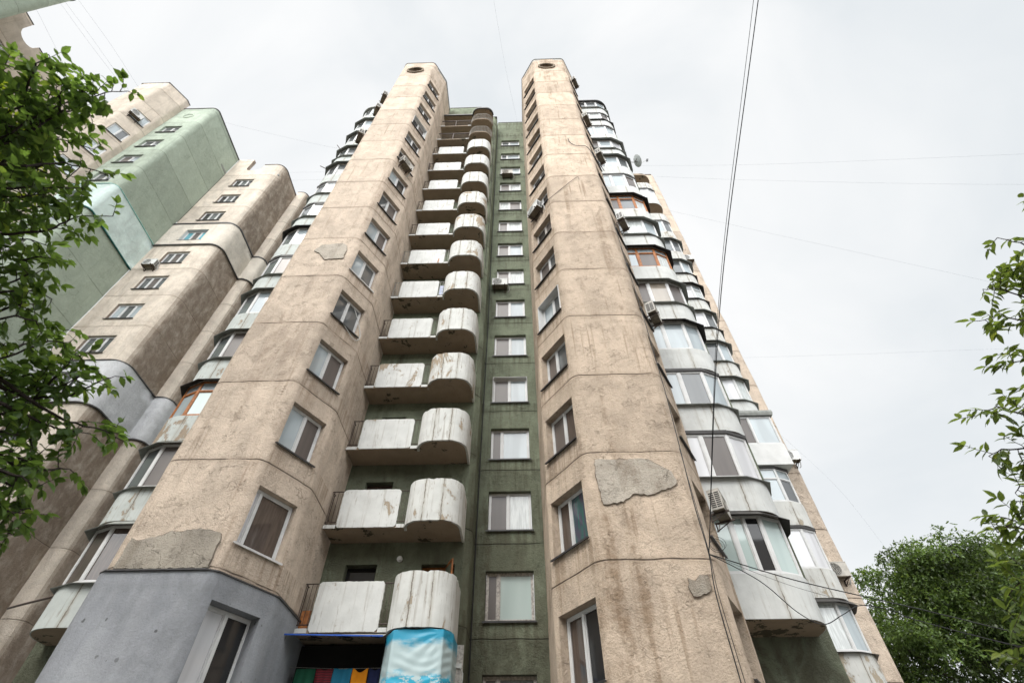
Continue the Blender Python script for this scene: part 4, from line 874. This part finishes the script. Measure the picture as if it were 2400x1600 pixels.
def cloth(name, x0, x1, mat, lab, dip=0.0, seed=0):
    mb = MB(); NX, NZ_ = 24, 20; vs = []
    for i in range(NX + 1):
        for j in range(NZ_ + 1):
            u = i / NX; x = x0 + (x1 - x0) * u; v = j / NZ_; top = 5.315 - dip * math.sin(math.pi * u) ** 2
            vs.append((x + noise.noise(Vector((x * 4, v * 2, seed))) * .015, 14.15 - .008 + math.sin(u * 15 + seed) * .022 * (0.2 + v) + noise.noise(Vector((x * 6, v * 3, seed + 5))) * .03, top - v * 0.85))
    mb.add(vs, [(i * (NZ_ + 1) + j, (i + 1) * (NZ_ + 1) + j, (i + 1) * (NZ_ + 1) + j + 1, i * (NZ_ + 1) + j + 1) for i in range(NX) for j in range(NZ_)])
    tag(mb.build(name, mat, smooth=60), lab, name.replace('_', ' '), 'washing on the line')
M['cl_g'] = simple('green_cloth', (0.008, 0.08, 0.042), 0.9, var=0.05); M['cl_b'] = simple('blue_cloth', (0.014, 0.15, 0.25), 0.9, var=0.05); M['cl_o'] = simple('orange_cloth', (0.70, 0.24, 0.005), 0.9, var=0.04); M['cl_n'] = simple('navy_cloth', (0.01, 0.015, 0.06), 0.9, var=0.05)
m, t, b = newmat('striped_cloth'); wv = N(t, 'ShaderNodeTexWave', wave_type='BANDS', bands_direction='Z', inp={'Scale': 9.0, 'Distortion': 1.5, 'Detail': 1.0}); L(t, pos(t), wv.inputs['Vector']); L(t, mixc(t, ramp(t, wv.outputs['Fac'], 0.45, 0.55), (0.012, 0.008, 0.012), (0.24, 0.015, 0.025)), b.inputs['Base Color']); b.inputs['Roughness'].default_value = 0.9; M['cl_s'] = m
cloth('towel', -5.72, -5.24, 'cl_g', 'dark green towel hanging at the left end of the clothesline', 0.0, 1)
cloth('striped_shirt', -5.22, -4.80, 'cl_s', 'black and red striped shirt on the clothesline between green and blue cloth', 0.03, 2)
cloth('towel', -4.78, -4.33, 'cl_b', 'plain blue towel on the clothesline left of the orange shirt', 0.01, 3)
cloth('shirt', -4.31, -3.93, 'cl_o', 'bright orange shirt on the clothesline', 0.09, 4)
cloth('shirt', -3.90, -3.62, 'cl_n', 'navy shirt at the right end of the clothesline', 0.05, 5)
r_ = empty('pipe_casing', (-1.76, 14.7, 3.0), 'pale metal pipe casing standing against the green pilaster right of the sky banner', 'pipe casing')
mb = MB(); mb.box(-.10, .10, -.06, .04, 0, 2.95); mb.build('duct', 'pvc_old', r_); mb = MB(); mb.box(-.12, .08, -.10, -.062, 2.42, 2.52); mb.build('clamp', 'ac_w', r_); mb = MB(); mb.tube([(.05, -.09, 2.42), (.12, -.09, 2.3), (.11, -.09, 1.5), (.11, -.09, .4)], .012, 5); mb.build('cable', 'ac_w', r_)

# ------------------------------------------------------------------ cables
def wire(pts, r, mat, lab, name='cable', cat='cable', group=None, seg=5, sag=0.0, n=14):
    P = [Vector(p) for p in pts]; out = []
    for i in range(len(P) - 1):
        p0 = P[max(i - 1, 0)]; p1, p2 = P[i], P[i + 1]; p3 = P[min(i + 2, len(P) - 1)]
        for k in range(n):
            u = k / n; out.append(0.5 * ((2 * p1) + (p2 - p0) * u + (2 * p0 - 5 * p1 + 4 * p2 - p3) * u * u + (3 * p1 - p0 - 3 * p2 + p3) * u ** 3) - Vector((0, 0, sag * 4 * u * (1 - u))))
    out.append(P[-1]); mb = MB(); mb.tube(out, r, seg); return tag(mb.build(name, mat, smooth=80), lab, cat, group)
AN = (3.99, 10.82, 6.52); gp = 'black cables tied to the right fin'
wire([AN, (4.82, 7.33, 11.19), (5.63, 2.05, 15.35), (7.4, -9.0, 24.0)], .0115, 'cable', 'thicker of the two black cables rising from the right fin to the top edge', group=gp)
wire([AN, (4.79, 7.33, 11.22), (5.55, 2.05, 15.42), (7.2, -9.0, 24.2)], .0065, 'cable', 'thinner of the two black cables rising from the right fin to the top edge', group=gp)
wire([(4.16, 10.86, 21.0), (4.17, 10.84, 15), (4.15, 10.85, 12.7), (4.13, 10.84, 11.2), (4.07, 10.85, 9.33), (4.0, 10.83, 7.73), AN, (3.90, 10.84, 5.7), (3.885, 10.83, 4.2), (3.88, 10.84, 2)], .012, 'cable', 'black cable running down the right corner of the right fin', group=gp)
wire([(4.05, 10.85, 9.3), (4.03, 10.83, 7.73), (4.01, 10.83, 6.5), (3.95, 10.83, 5.7), (3.96, 10.83, 4.2), (3.97, 10.84, 2)], .007, 'cable', 'thin black cable beside the thicker one down the right corner of the right fin', group=gp)
wire([AN, (5.97, 11.74, 6.35), (7.7, 12.08, 6.06), (9.04, 12.47, 5.92), (11.68, 13.12, 5.54), (15.03, 14.2, 5.28)], .012, 'cable', 'upper black cable from the right fin past the lowest glazed balcony to the tree', group=gp)
wire([AN, (4.93, 10.96, 6.0), (5.81, 11.63, 5.6), (6.55, 12.2, 5.55), (7.11, 12.29, 5.77), (7.67, 12.36, 5.99), (8.35, 12.46, 5.9), (8.98, 12.59, 5.71), (11.6, 13.25, 5.32), (15, 14, 5)], .010, 'cable', 'lower black cable sagging under the lowest glazed balcony and rising to the tree', group=gp)
wire([AN, (5.97, 11.76, 6.2), (7.7, 12.1, 5.85), (9.04, 12.47, 5.62), (11.68, 13.12, 5.2), (15.03, 14.2, 4.9)], .004, 'cable', 'hair-thin cable between the two black cables that lead to the tree', group=gp)
mb = MB(); mb.tube([(AN[0] + .18 + .14 * math.cos(a * .3) * (1 + .05 * a / 10), AN[1] - .06 - .004 * a, AN[2] + .12 + .14 * math.sin(a * .3)) for a in range(0, 48)], .005, 4); tag(mb.build('cable_loop', 'cable'), 'small coil of spare black cable where the cables meet on the right fin', 'cable loop')
wire([(-1.60, 15.84, 47.0), (-1.61, 15.84, 30), (-1.58, 15.84, 20), (-1.61, 15.84, 12), (-1.60, 15.84, 2.5)], .022, 'cable', 'dark cable running straight down the inner corner of the green wall', 'cable')
wire([(-1.74, 14.93, 45), (-1.78, 14.80, 38), (-1.74, 14.90, 30), (-1.78, 14.79, 24.4), (-1.66, 15.3, 23.9)], .012, 'cable', 'thin grey cable running down the green pilaster beside the curved balconies', 'cable')
wire([(3.02, 10.86, 31.04), (3.08, 10.84, 30.36), (3.35, 10.84, 29.89), (3.94, 10.86, 29.73), (4.3, 11.1, 28.9), (4.75, 11.5, 27.9)], .020, 'cable', 'short black cable curving over the upper right edge of the right fin', 'cable')
wire([(1.40, 10.95, 23.5), (2.09, 10.86, 24.43), (3.0, 10.86, 25.75), (3.1, 10.86, 25.5)], .012, 'ac_dark', 'grey cable slanting up across the front of the right fin', 'cable')
A_, B_ = FA[3], FA[4]
hp = [on(A_, B_, s, 0.06) for s in (.66, .95, 1.3, 1.54, 1.58, 1.28, .95)]; hz = (15.5, 15.38, 15.22, 15.3, 15.65, 16.2, 16.6)
wire([(p[0], p[1], z) for p, z in zip(hp, hz)], .016, 'conduit', 'white hose looped below a window on the slanted face of the left fin', 'hose', 'hose')
gp = 'faint wires across the sky'
FW = [([(-1.93, 8.13, 61.0), (-0.95, 14.0, 59.9), (-0.02, 18.2, 58.8), (0.6, 21, 57.5)], 'faint wire in the sky between the two fins'),
      ([(13.6, 23, 55.3), (25.3, 21.6, 51.5), (41.2, 17.1, 41.7), (55, 13, 33)], 'faint level wire in the sky right of the satellite dish, the upper one'),
      ([(15.4, 23.9, 54.4), (25.4, 23, 50.8), (41.5, 19.1, 40.4), (55, 15, 32)], 'faint level wire in the sky from the far wall roof, the lower one'),
      ([(16.9, 27, 52.4), (26.2, 27.5, 48), (42.2, 26, 35.3), (56, 25, 24)], 'faint slanting wire in the sky falling to the right branches'),
      ([(24.3, 38.5, 40.6), (33, 35.1, 37.3), (42.2, 29.7, 32.1), (52, 24, 26)], 'faint level wire in the lower sky right of the tower'),
      ([(27, 43, 33.5), (30.6, 44.2, 28.2), (32.7, 45.4, 23.3), (34, 46, 18)], 'faint wire dropping into the tree at lower right'),
      ([(-29.1, 15.7, 51.6), (-24.7, 17.8, 53.3), (-18.7, 20.1, 54.9), (-12, 22, 56.6)], 'faint slanting wire in the sky above the stepped block'),
      ([(-30, 20.4, 50.2), (-18.2, 22.3, 54.2), (-8, 23.4, 56.6)], 'upper faint level wire between the stepped block and the tower'),
      ([(-30, 21.1, 49.8), (-18.3, 23, 53.9), (-8, 24, 56.2)], 'lower faint level wire between the stepped block and the tower'),
      ([(-36.3, 4, 49), (-35.5, 8.4, 49.25), (-34.7, 11.2, 49.2), (-33.4, 16, 49)], 'left one of two close wires in the sky at upper left'),
      ([(-36.0, 4, 49.1), (-35.2, 8.3, 49.5), (-34.5, 11.2, 49.4), (-33.2, 16, 49.2)], 'right one of two close wires in the sky at upper left'),
      ([(-35.4, 4, 49.8), (-34.3, 8.7, 50), (-33.5, 12.4, 49.8), (-32.2, 17, 49.4)], 'faint wire in the sky at upper left, nearest the picture middle'),
      ([(-37.4, 4, 48.3), (-37.3, 8.5, 47.8), (-37.2, 11, 47.3), (-37.1, 15, 46.6)], 'faint wire in the sky at upper left, nearest the notched parapet')]
for pts, lab in FW: wire(pts, .006, 'wire', lab, 'wire', 'wire', gp, seg=4, n=8)
# small iron poles poking from the left glazed balconies
for pts, lab in [([(-12.5, 13.6, 37.2), (-12.95, 13.4, 37.9)], 'upper short iron pole poking out of the left glazed balconies'), ([(-12.55, 13.6, 34.0), (-13.25, 13.5, 34.5)], 'lower short iron pole poking out of the left glazed balconies'), ([(-12.6, 13.7, 6.95), (-14.2, 14.6, 7.1), (-15.6, 15.6, 7.35)], 'rusty iron bar reaching left from the lowest left glazed balcony')]:
    wire(pts, .028 if len(pts) < 3 else .03, 'iron', lab, 'iron_pole', 'pole')

# ------------------------------------------------------------------ trees
def leafmat(name, c, tr, var=0.45, clump=False):
    m, t, b = newmat(name); g = N(t, 'ShaderNodeNewGeometry'); rn = g.outputs['Random Per Island']
    if clump: at_ = N(t, 'ShaderNodeAttribute', attribute_name='tone')
    col = mixc(t, rn, tuple(x * (1 - var) for x in c), tuple(min(1, x * (1 + var)) for x in c)); out = t.nodes['Material Output']
    col = mixc(t, ramp(t, rn, 0.94, 0.97, 0, 0.35), col, (c[0] * 2.6, c[1] * 1.8, c[2]))
    if clump: col = mixc(t, 1.0, col, at_.outputs['Fac'], 'MULTIPLY')
    L(t, col, b.inputs['Base Color']); b.inputs['Roughness'].default_value = 0.42; b.inputs['Specular IOR Level'].default_value = 0.5
    tl = N(t, 'ShaderNodeBsdfTranslucent'); L(t, mixc(t, 1.0, col, tuple(tr) + (1,), 'MULTIPLY'), tl.inputs['Color']); ms = N(t, 'ShaderNodeMixShader'); ms.inputs[0].default_value = 0.5
    L(t, b.outputs[0], ms.inputs[1]); L(t, tl.outputs[0], ms.inputs[2]); L(t, ms.outputs[0], out.inputs['Surface']); return m
M['leaf_near'] = leafmat('leaf_dark_green', (0.085, 0.150, 0.042), (2.2, 2.0, 1.1))
M['leaf_right'] = leafmat('leaf_mid_green', (0.10, 0.15, 0.045), (2.2, 2.0, 1.0), 0.5)
M['leaf_yellow'] = leafmat('leaf_yellow_green', (0.22, 0.30, 0.04), (2.0, 1.8, 0.8), 0.3)
M['leaf_far'] = leafmat('leaf_far_green', (0.095, 0.145, 0.048), (1.5, 1.5, 0.9), 0.4, True)
M['bark'] = simple('dark_bark', (0.085, 0.068, 0.052), 0.9, var=0.2, scale=8, bump=0.01)
M['twig'] = simple('twig_bark', (0.035, 0.024, 0.02), 0.8, var=0.15, scale=20)
def leaf(V, F, p, d, nrm_, L_, W_, fold=0.25):
    """pointed oval blade from p along d, folded along the midrib and bending down at the tip"""
    d = d.normalized(); s = d.cross(nrm_)
    if s.length < 1e-4: s = d.orthogonal()
    s.normalize(); n = s.cross(d); o = len(V)
    mid = [(0, 0, 0), (.3, 0, -.02), (.62, 0, -.03), (1, 0, -.14)]; wd = (0.16, 0.5, 0.40, 0)
    for (a, _, c) in mid: V.append(p + d * (a * L_) + n * (c * L_))
    for sg in (-1, 1):
        for i in (0, 1, 2): V.append(p + d * (mid[i][0] * L_ + .02 * L_) + n * (mid[i][2] * L_ + fold * wd[i] * W_) + s * (sg * wd[i] * W_))
    F += [(o, o + 1, o + 5, o + 4), (o + 1, o + 2, o + 6, o + 5), (o + 2, o + 3, o + 6), (o, o + 7, o + 8, o + 1), (o + 1, o + 8, o + 9, o + 2), (o + 2, o + 9, o + 3)]
BL = [[[-3.71,1.21,5.03],[-3.62,1.26,5.27],[-3.41,1.17,5.21],[-3.33,1.12,5.43],[-3.26,1.1,5.64],[-3.0,1.03,5.59],[-2.97,1.07,5.73]],[[-3.54,1.21,5.35],[-3.45,0.97,5.38],[-3.27,0.8,5.42],[-3.34,0.79,5.64]],[[-3.4,1.15,5.51],[-3.24,1.0,5.41],[-3.26,0.98,5.52]],[[-3.53,1.22,4.8],[-3.27,1.28,4.85],[-3.26,1.37,5.13],[-3.07,1.45,5.16],[-2.95,1.46,5.08]],[[-3.76,1.13,5.17],[-3.62,1.23,5.38],[-3.56,1.37,5.58],[-3.3,1.42,5.5]],[[-3.57,1.52,4.56],[-3.56,1.61,4.85],[-3.4,1.6,4.94],[-3.23,1.64,4.88]],[[-3.38,1.31,4.54],[-3.32,1.4,4.8],[-3.04,1.4,4.78],[-3.0,1.45,4.87]],[[-3.83,1.9,4.53],[-3.66,1.91,4.65],[-3.45,1.86,4.67],[-3.51,1.99,4.85]],[[-3.66,2.06,4.16],[-3.38,2.03,4.2],[-3.34,2.11,4.25],[-3.43,2.26,4.31]],[[-3.75,1.98,4.34],[-3.51,1.95,4.38],[-3.55,2.08,4.56],[-3.47,2.16,4.56]],[[-3.37,2.28,3.6],[-3.28,2.36,3.68],[-3.33,2.48,3.85],[-3.13,2.34,3.9],[-3.05,2.29,4.07],[-3.12,2.4,4.21]],[[-3.63,2.26,3.95],[-3.63,2.38,4.21],[-3.51,2.39,4.35],[-3.3,2.37,4.31]],[[-3.13,2.34,3.71],[-3.13,2.61,3.77],[-2.93,2.59,3.7],[-2.85,2.66,3.72],[-2.9,2.85,3.79]],[[-3.28,2.44,3.82],[-3.14,2.54,3.94],[-2.92,2.44,3.97],[-2.96,2.55,4.13]],[[-3.34,2.49,3.36],[-3.12,2.45,3.4],[-3.03,2.52,3.38],[-3.13,2.63,3.53]],[[-3.13,2.51,3.09],[-2.91,2.47,3.04],[-2.97,2.63,3.1],[-2.96,2.67,3.15]],[[-3.31,2.35,3.46],[-3.19,2.39,3.51],[-3.25,2.6,3.61],[-3.11,2.61,3.46]],[[-3.7,0.98,5.24],[-3.66,1.0,5.48],[-3.6,0.98,5.62],[-3.37,0.94,5.56]],[[-3.83,1.74,4.67],[-3.85,1.86,4.92],[-3.67,1.85,4.9],[-3.57,1.9,4.89]],[[-3.59,2.32,3.83],[-3.51,2.43,4.0],[-3.27,2.35,3.99],[-3.3,2.45,4.12]],[[-3.24,2.51,3.23],[-3.08,2.49,3.23],[-2.98,2.5,3.19],[-3.08,2.68,3.27]],[[-3.26,1.1,5.63],[-3.13,0.98,5.5],[-3.22,0.97,5.58]],[[-3.1,2.57,3.36],[-2.95,2.58,3.36],[-3.01,2.77,3.49]],[[-2.98,2.49,2.92],[-2.99,2.59,2.99],[-3.03,2.71,3.02],[-2.86,2.6,2.95]]]
BR = [[[4.32,2.44,4.97],[4.28,2.43,5.21],[4.0,2.35,5.23],[4.0,2.4,5.37]],[[4.55,2.9,4.86],[4.33,2.83,5.02],[4.1,2.78,5.15],[4.16,2.92,5.33]],[[4.26,2.82,4.57],[3.98,2.73,4.63],[3.88,2.83,4.84],[3.88,2.96,4.93]],[[4.33,3.08,4.43],[4.14,3.01,4.52],[4.15,3.23,4.68],[4.06,3.25,4.62]],[[3.93,3.1,3.9],[3.85,3.2,4.05],[3.79,3.33,4.28],[3.56,3.32,4.18]],[[3.81,3.18,3.69],[3.83,3.36,3.89],[3.65,3.44,3.93],[3.49,3.42,3.86]],[[4.02,3.65,3.54],[4.05,3.73,3.77],[3.81,3.68,3.75],[3.82,3.76,3.74]],[[3.83,3.71,3.24],[3.69,3.72,3.38],[3.5,3.66,3.43],[3.56,3.87,3.47]],[[4.39,2.27,5.21],[4.15,2.1,5.27],[4.13,2.08,5.36]],[[3.4,3.51,2.88],[3.18,3.46,2.91],[3.23,3.65,3.01],[3.16,3.7,2.95]],[[3.12,3.41,2.6],[3.06,3.47,2.67],[3.08,3.66,2.75]],[[3.02,3.48,2.42],[3.07,3.66,2.51],[2.98,3.72,2.53]],[[4.5,2.68,4.99],[4.55,2.71,5.23],[4.37,2.64,5.19]],[[4.34,3.22,4.32],[4.29,3.28,4.38],[4.1,3.24,4.3]],[[4.1,3.54,3.73],[3.93,3.45,3.76],[3.84,3.49,3.78]],[[3.59,3.59,3.04],[3.38,3.49,3.09],[3.43,3.63,3.18]],[[3.24,3.64,2.55],[3.15,3.65,2.6],[3.22,3.83,2.68]],[[3.13,3.31,2.71],[3.15,3.47,2.79],[3.09,3.58,2.83]]]
def grow(boughs, rng, V, F, tw, Ls, Ws, spread=0.28, per=0.075, dens=1.0, r0=0.011):
    for b in boughs:
        P = [Vector(p) for p in b]; path = []
        for i in range(len(P) - 1):
            n = max(2, int((P[i + 1] - P[i]).length / 0.05)); path += [P[i].lerp(P[i + 1], k / n) + Vector([rng.uniform(-.006, .006) for _ in range(3)]) for k in range(n)]
        path.append(P[-1]); tw.tube(path, r0, 5, r1=0.003); n = len(path)
        for i in range(2, n):
            if rng.random() > dens * 0.62: continue
            ax = (path[i] - path[i - 1]).normalized(); t = 1 - i / n
            dd = Vector([rng.gauss(0, 1) for _ in range(3)]); dd = (dd - ax * dd.dot(ax)).normalized() + ax * rng.uniform(0.2, 0.9); dd.z -= 0.25; dd.normalize()
            ln = spread * rng.uniform(0.35, 1.0) * (0.45 + 0.75 * t); k = max(2, int(ln / 0.035)); q = path[i].copy(); pts = [q.copy()]
            for j in range(k):
                dd = (dd + Vector((rng.gauss(0, .12), rng.gauss(0, .12), rng.gauss(-.05, .1)))).normalized(); q = q + dd * 0.035; pts.append(q.copy())
                sd_ = dd.cross(Vector((0, 0, 1))); sd_ = sd_.normalized() if sd_.length > .1 else Vector((1, 0, 0))
                for sg in ((-1, 1) if rng.random() < 0.55 else (rng.choice((-1, 1)),)):
                    ld = (sd_ * sg * rng.uniform(.6, 1) + dd * rng.uniform(.3, .9) + Vector((rng.gauss(0, .25), rng.gauss(0, .25), rng.uniform(-.75, .15))))
                    up_ = Vector((rng.gauss(0, .45), rng.gauss(0, .45), 1)); s_ = rng.uniform(.62, 1.12); leaf(V, F, q, ld, up_, Ls * s_, Ws * s_ * rng.uniform(.8, 1.15))
            tw.tube(pts, 0.0032, 4, r1=0.0016)
            ld = dd + Vector((0, 0, -.2)); leaf(V, F, q, ld, Vector((0, 0, 1)), Ls, Ws)
def crown_obj(V, F, mat, parent, loc, name='crown'):
    me = D.meshes.new(name); me.from_pydata([v - loc for v in V], [], F); me.materials.append(M[mat]); me.update(); o = D.objects.new(name, me); COL.objects.link(o); o.parent = parent; return o
def near_tree(boughs, base, fork, label, mat, Ls, Ws, seed, spread, dens=1.0, more=0.6):
    rng = random.Random(seed); base = Vector(base); fork = Vector(fork); e = empty('tree', base, label, 'tree'); V, F, tw, tr = [], [], MB(), MB()
    extra = []
    for b in boughs:
        if len(b) > 3 and rng.random() < more: o_ = Vector((rng.gauss(0, .06), rng.gauss(0, .13), rng.gauss(0, .10))); extra.append([tuple(Vector(p) + o_ * (1 - .5 * i / len(b))) for i, p in enumerate(b[:-1])])
    for b in boughs[:int(len(boughs) * (more - 0.6))]: extra.append([tuple(Vector(p) + Vector((-.25, rng.uniform(-.1, .1), rng.uniform(-.12, .12)))) for p in b])
    boughs = boughs + extra
    grow(boughs, rng, V, F, tw, Ls, Ws, spread, dens=dens)
    tr.tube([base, base.lerp(fork, .5) + Vector((.12, .05, 0)), fork], .2, 10, r1=.13)
    hubs = []
    for i in range(4): h = fork + Vector((boughs[0][0][0] - fork.x, boughs[0][0][1] - fork.y, 0)) * 0.55 + Vector((0, .35 * (i - 1.5), (i - 1.2) * .55)); hubs.append(h); tr.tube([fork - Vector((0, 0, .1)), fork.lerp(h, .5) + Vector((0, 0, .12)), h], .09, 8, r1=.045)
    allp = [Vector(p) for b in boughs for p in b[1:]]
    for b in boughs:
        s = Vector(b[0])
        if any((s - p).length < .02 for p in allp): continue
        h = min(hubs, key=lambda q: (q - s).length); md = h.lerp(s, .35) + Vector((rng.gauss(0, .12), rng.gauss(0, .15), rng.gauss(.12, .1))); m2 = h.lerp(s, .7) + Vector((rng.gauss(0, .06), rng.gauss(0, .08), rng.gauss(.03, .06))); tw.tube([h, md, m2, s], .022, 6, r1=.011); grow([[tuple(md), tuple(m2), tuple(s)]], rng, V, F, tw, Ls, Ws, spread * 1.1, dens=.9)
    o = tr.build('trunk', 'bark', None); o.parent = e; o.location = -base; o = tw.build('branch', 'twig', None); o.parent = e; o.location = -base
    crown_obj(V, F, mat, e, base); return e
near_tree(BL, (-7.4, 0.9, 0), (-6.4, 1.1, 3.4), 'dark green broad-leaved branches hanging in from the left edge', 'leaf_near', 0.078, 0.044, 3, 0.31, 1.5, 0.82)
near_tree([[(p[0] + .12, p[1] - .06, p[2]) for p in b] for b in BR] + [[(p[0] + .50, p[1] - .22, p[2] + .08) for p in b] for b in BR] + [[(p[0] + .62, p[1] - .1, p[2] - .22) for p in b] for b in BR if b[0][2] < 4.6], (8.6, 1.4, 0), (7.6, 1.9, 3.6), 'slender-leaved branches hanging in from the right edge against the sky', 'leaf_right', 0.100, 0.040, 5, 0.38, 1.6)
def far_tree(loc, label, clumps, rad, seed, mat, leaf_s, per, crown_c, group=None, cut=None, small=1.0):
    rng = random.Random(seed); loc = Vector(loc); e = empty('tree', loc, label, 'tree', group); V, F, TN = [], [], []; tr = MB(); cc = loc + Vector(crown_c)
    fk = loc + Vector((0, 0, crown_c[2] * 0.45)); tr.tube([loc, loc.lerp(fk, .5) + Vector((.1, 0, 0)), fk], .38, 10, r1=.26)
    for c in range(clumps):
        while True:
            d = Vector([rng.gauss(0, 1) for _ in range(3)]).normalized()
            if d.z > -0.55: break
        k = rng.uniform(0.4, 1.0) ** .7 * (1 + 0.22 * noise.noise(d * 2.2 + Vector((seed, 0, 0)))); p = cc + Vector((d.x * rad[0], d.y * rad[1], d.z * rad[2])) * k
        if cut and not cut(p): continue
        if c % 9 == 0: tr.tube([fk, fk.lerp(p, .35) + Vector((rng.gauss(0, .5), rng.gauss(0, .5), .6)), fk.lerp(p, .7) + Vector((rng.gauss(0, .4), rng.gauss(0, .4), .5)), p], .11, 6, r1=.015)
        R0 = rng.uniform(.6, 1.3) * small; tone = rng.choice((.45, .7, .9, 1.2, 1.6))
        for s in range(per // 10):
            a = Vector([rng.gauss(0, 1) for _ in range(3)]).normalized(); a.z = abs(a.z) * .8 - .1; q = p + a * R0 * rng.uniform(.15, 1.0) ** .6; dd = (a * 0.8 + Vector((rng.gauss(0, .3), rng.gauss(0, .3), rng.uniform(-.2, .4)))).normalized()
            for j in range(10):
                dd = (dd + Vector((rng.gauss(0, .3), rng.gauss(0, .3), rng.gauss(-.2, .25)))).normalized(); q = q + dd * 0.055 * small
                ld = (dd + Vector((rng.gauss(0, .7), rng.gauss(0, .7), rng.gauss(-.2, .5)))).normalized(); n_ = Vector((rng.gauss(0, .6), rng.gauss(0, .6), 1)); sd_ = ld.cross(n_).normalized()
                S = leaf_s * rng.uniform(.7, 1.25); o = len(V); V += [q, q + ld * S * .5 + sd_ * S * .27, q + ld * S, q + ld * S * .5 - sd_ * S * .27]; F.append((o, o + 1, o + 2, o + 3)); TN += [tone * (0.75 + 0.06 * j)] * 4
    o = tr.build('trunk', 'bark', None); o.parent = e; o.location = -loc; cr_ = crown_obj(V, F, mat, e, loc); at_ = cr_.data.attributes.new('tone', 'FLOAT', 'POINT'); at_.data.foreach_set('value', TN); return e
far_tree((21.5, 25.5, 0), 'big dense drooping green tree at the lower right behind the tower', 310, (6.6, 4.2, 5.2), 21, 'leaf_far', 0.14, 760, (-0.6, -0.6, 7.9), cut=lambda p: (p.x > 14.2) and p.y < 27.5)
far_tree((-8.2, 1.9, 0), 'yellow-green foliage at the left edge behind the dark branches', 12, (0.5, 0.5, 0.7), 4, 'leaf_yellow', 0.085, 260, (2.35, -0.1, 6.75), small=0.42)
for lc, s_, lab in (((-13, -11, 0), 31, 'broad tree across the courtyard, left of the photographer'), ((1.0, -17, 0), 32, 'broad tree across the courtyard straight behind the photographer'), ((14, -12, 0), 33, 'broad tree across the courtyard, right of the photographer')):
    far_tree(lc, lab, 70, (5.5, 4.0, 5.0), s_, 'leaf_far', 0.62, 70, (0, 0, 8.0), 'courtyard trees')

# ------------------------------------------------------------------ added block, unseen behind the photographer, to shade the lower storeys
B4 = Root('apartment_building', (0, -27, 0), 'long grey-beige slab added unseen behind the photographer to shade the lower storeys', 'building')
mb = MB(); hs = [(2.5 + 5.0 * c, 4.2 + 5.0 * c, 1.6 + 3.6 * r, 3.1 + 3.6 * r, 0.25) for c in range(13) for r in range(6)]
wall(mb, [(34, -25), (-34, -25)], [0, 0], 0, 26, {0: hs}, ds=3, dz=3); wall(mb, [(-34, -25), (-34, -38), (34, -38), (34, -25)], [0, 0, 0, 0], 0, 26, ds=6, dz=6); B4.part(mb, 'wall', 'lcream')
mb = MB(); mb.prism([(-34.2, -24.8), (34.2, -24.8), (34.2, -38.2), (-34.2, -38.2)], 26, 26.3); B4.part(mb, 'roof', 'hood')
for h in hs: window(B4, (34, -25), (-34, -25), h[0], h[1], h[2], h[3], 0.2, (50, 50), ('g_grey', 'g_screen'), 'pvc', 'sill')

# ------------------------------------------------------------------ small things on the balconies
mb = MB(); K = 20
for r0_, r1_, y0_ in ((0.0, .055, 14.70), (.055, .085, 14.74)):
    vs = [(-3.76 + r * math.cos(2 * math.pi * i / K), y, 8.30 + r * math.sin(2 * math.pi * i / K)) for i in range(K) for r, y in ((max(r0_, .001), y0_), (r1_, y0_), (r1_, 14.80))]
    mb.add(vs, [(i * 3 + j, (i + 1) % K * 3 + j, (i + 1) % K * 3 + j + 1, i * 3 + j + 1) for i in range(K) for j in (0, 1)])
B1.part(mb, 'wall_lamp', 'ac_w', smooth=40)
def board(x0, x1, y, z0, z1, mat, lab, name='board', lean=0.0):
    mb = MB(); mb.add([(x0, y, z0), (x1, y, z0), (x1 + lean, y + .02, z1), (x0 + lean, y + .02, z1), (x0, y + .03, z0), (x1, y + .03, z0), (x1 + lean, y + .05, z1), (x0 + lean, y + .05, z1)], [(0, 1, 2, 3), (7, 6, 5, 4), (0, 4, 5, 1), (1, 5, 6, 2), (2, 6, 7, 3), (3, 7, 4, 0)])
    tag(mb.build(name, mat), lab, name)
M['palebl'] = simple('pale_blue_board', (0.45, 0.50, 0.66), 0.6)
board(-3.79, -3.60, 13.93, 20.15, 21.05, 'palebl', 'pale blue board standing in the railing gap between a flat panel and a curved parapet')
board(-5.94, -5.70, 14.0, 6.15, 6.62, 'wood', 'orange wooden board behind the brown railing at the lowest white balcony', 'board')
board(-4.10, -4.05, 13.80, 22.86, 23.22, 'wood', 'narrow orange strip of wood on the lower edge of a flat white balcony panel', 'plank', 0.02)
wire([(-5.94, 13.9, 33.9), (-5.97, 13.8, 35.2)], .02, 'iron', 'thin iron rod standing up at the left end of a high balcony', 'iron_rod', 'rod')
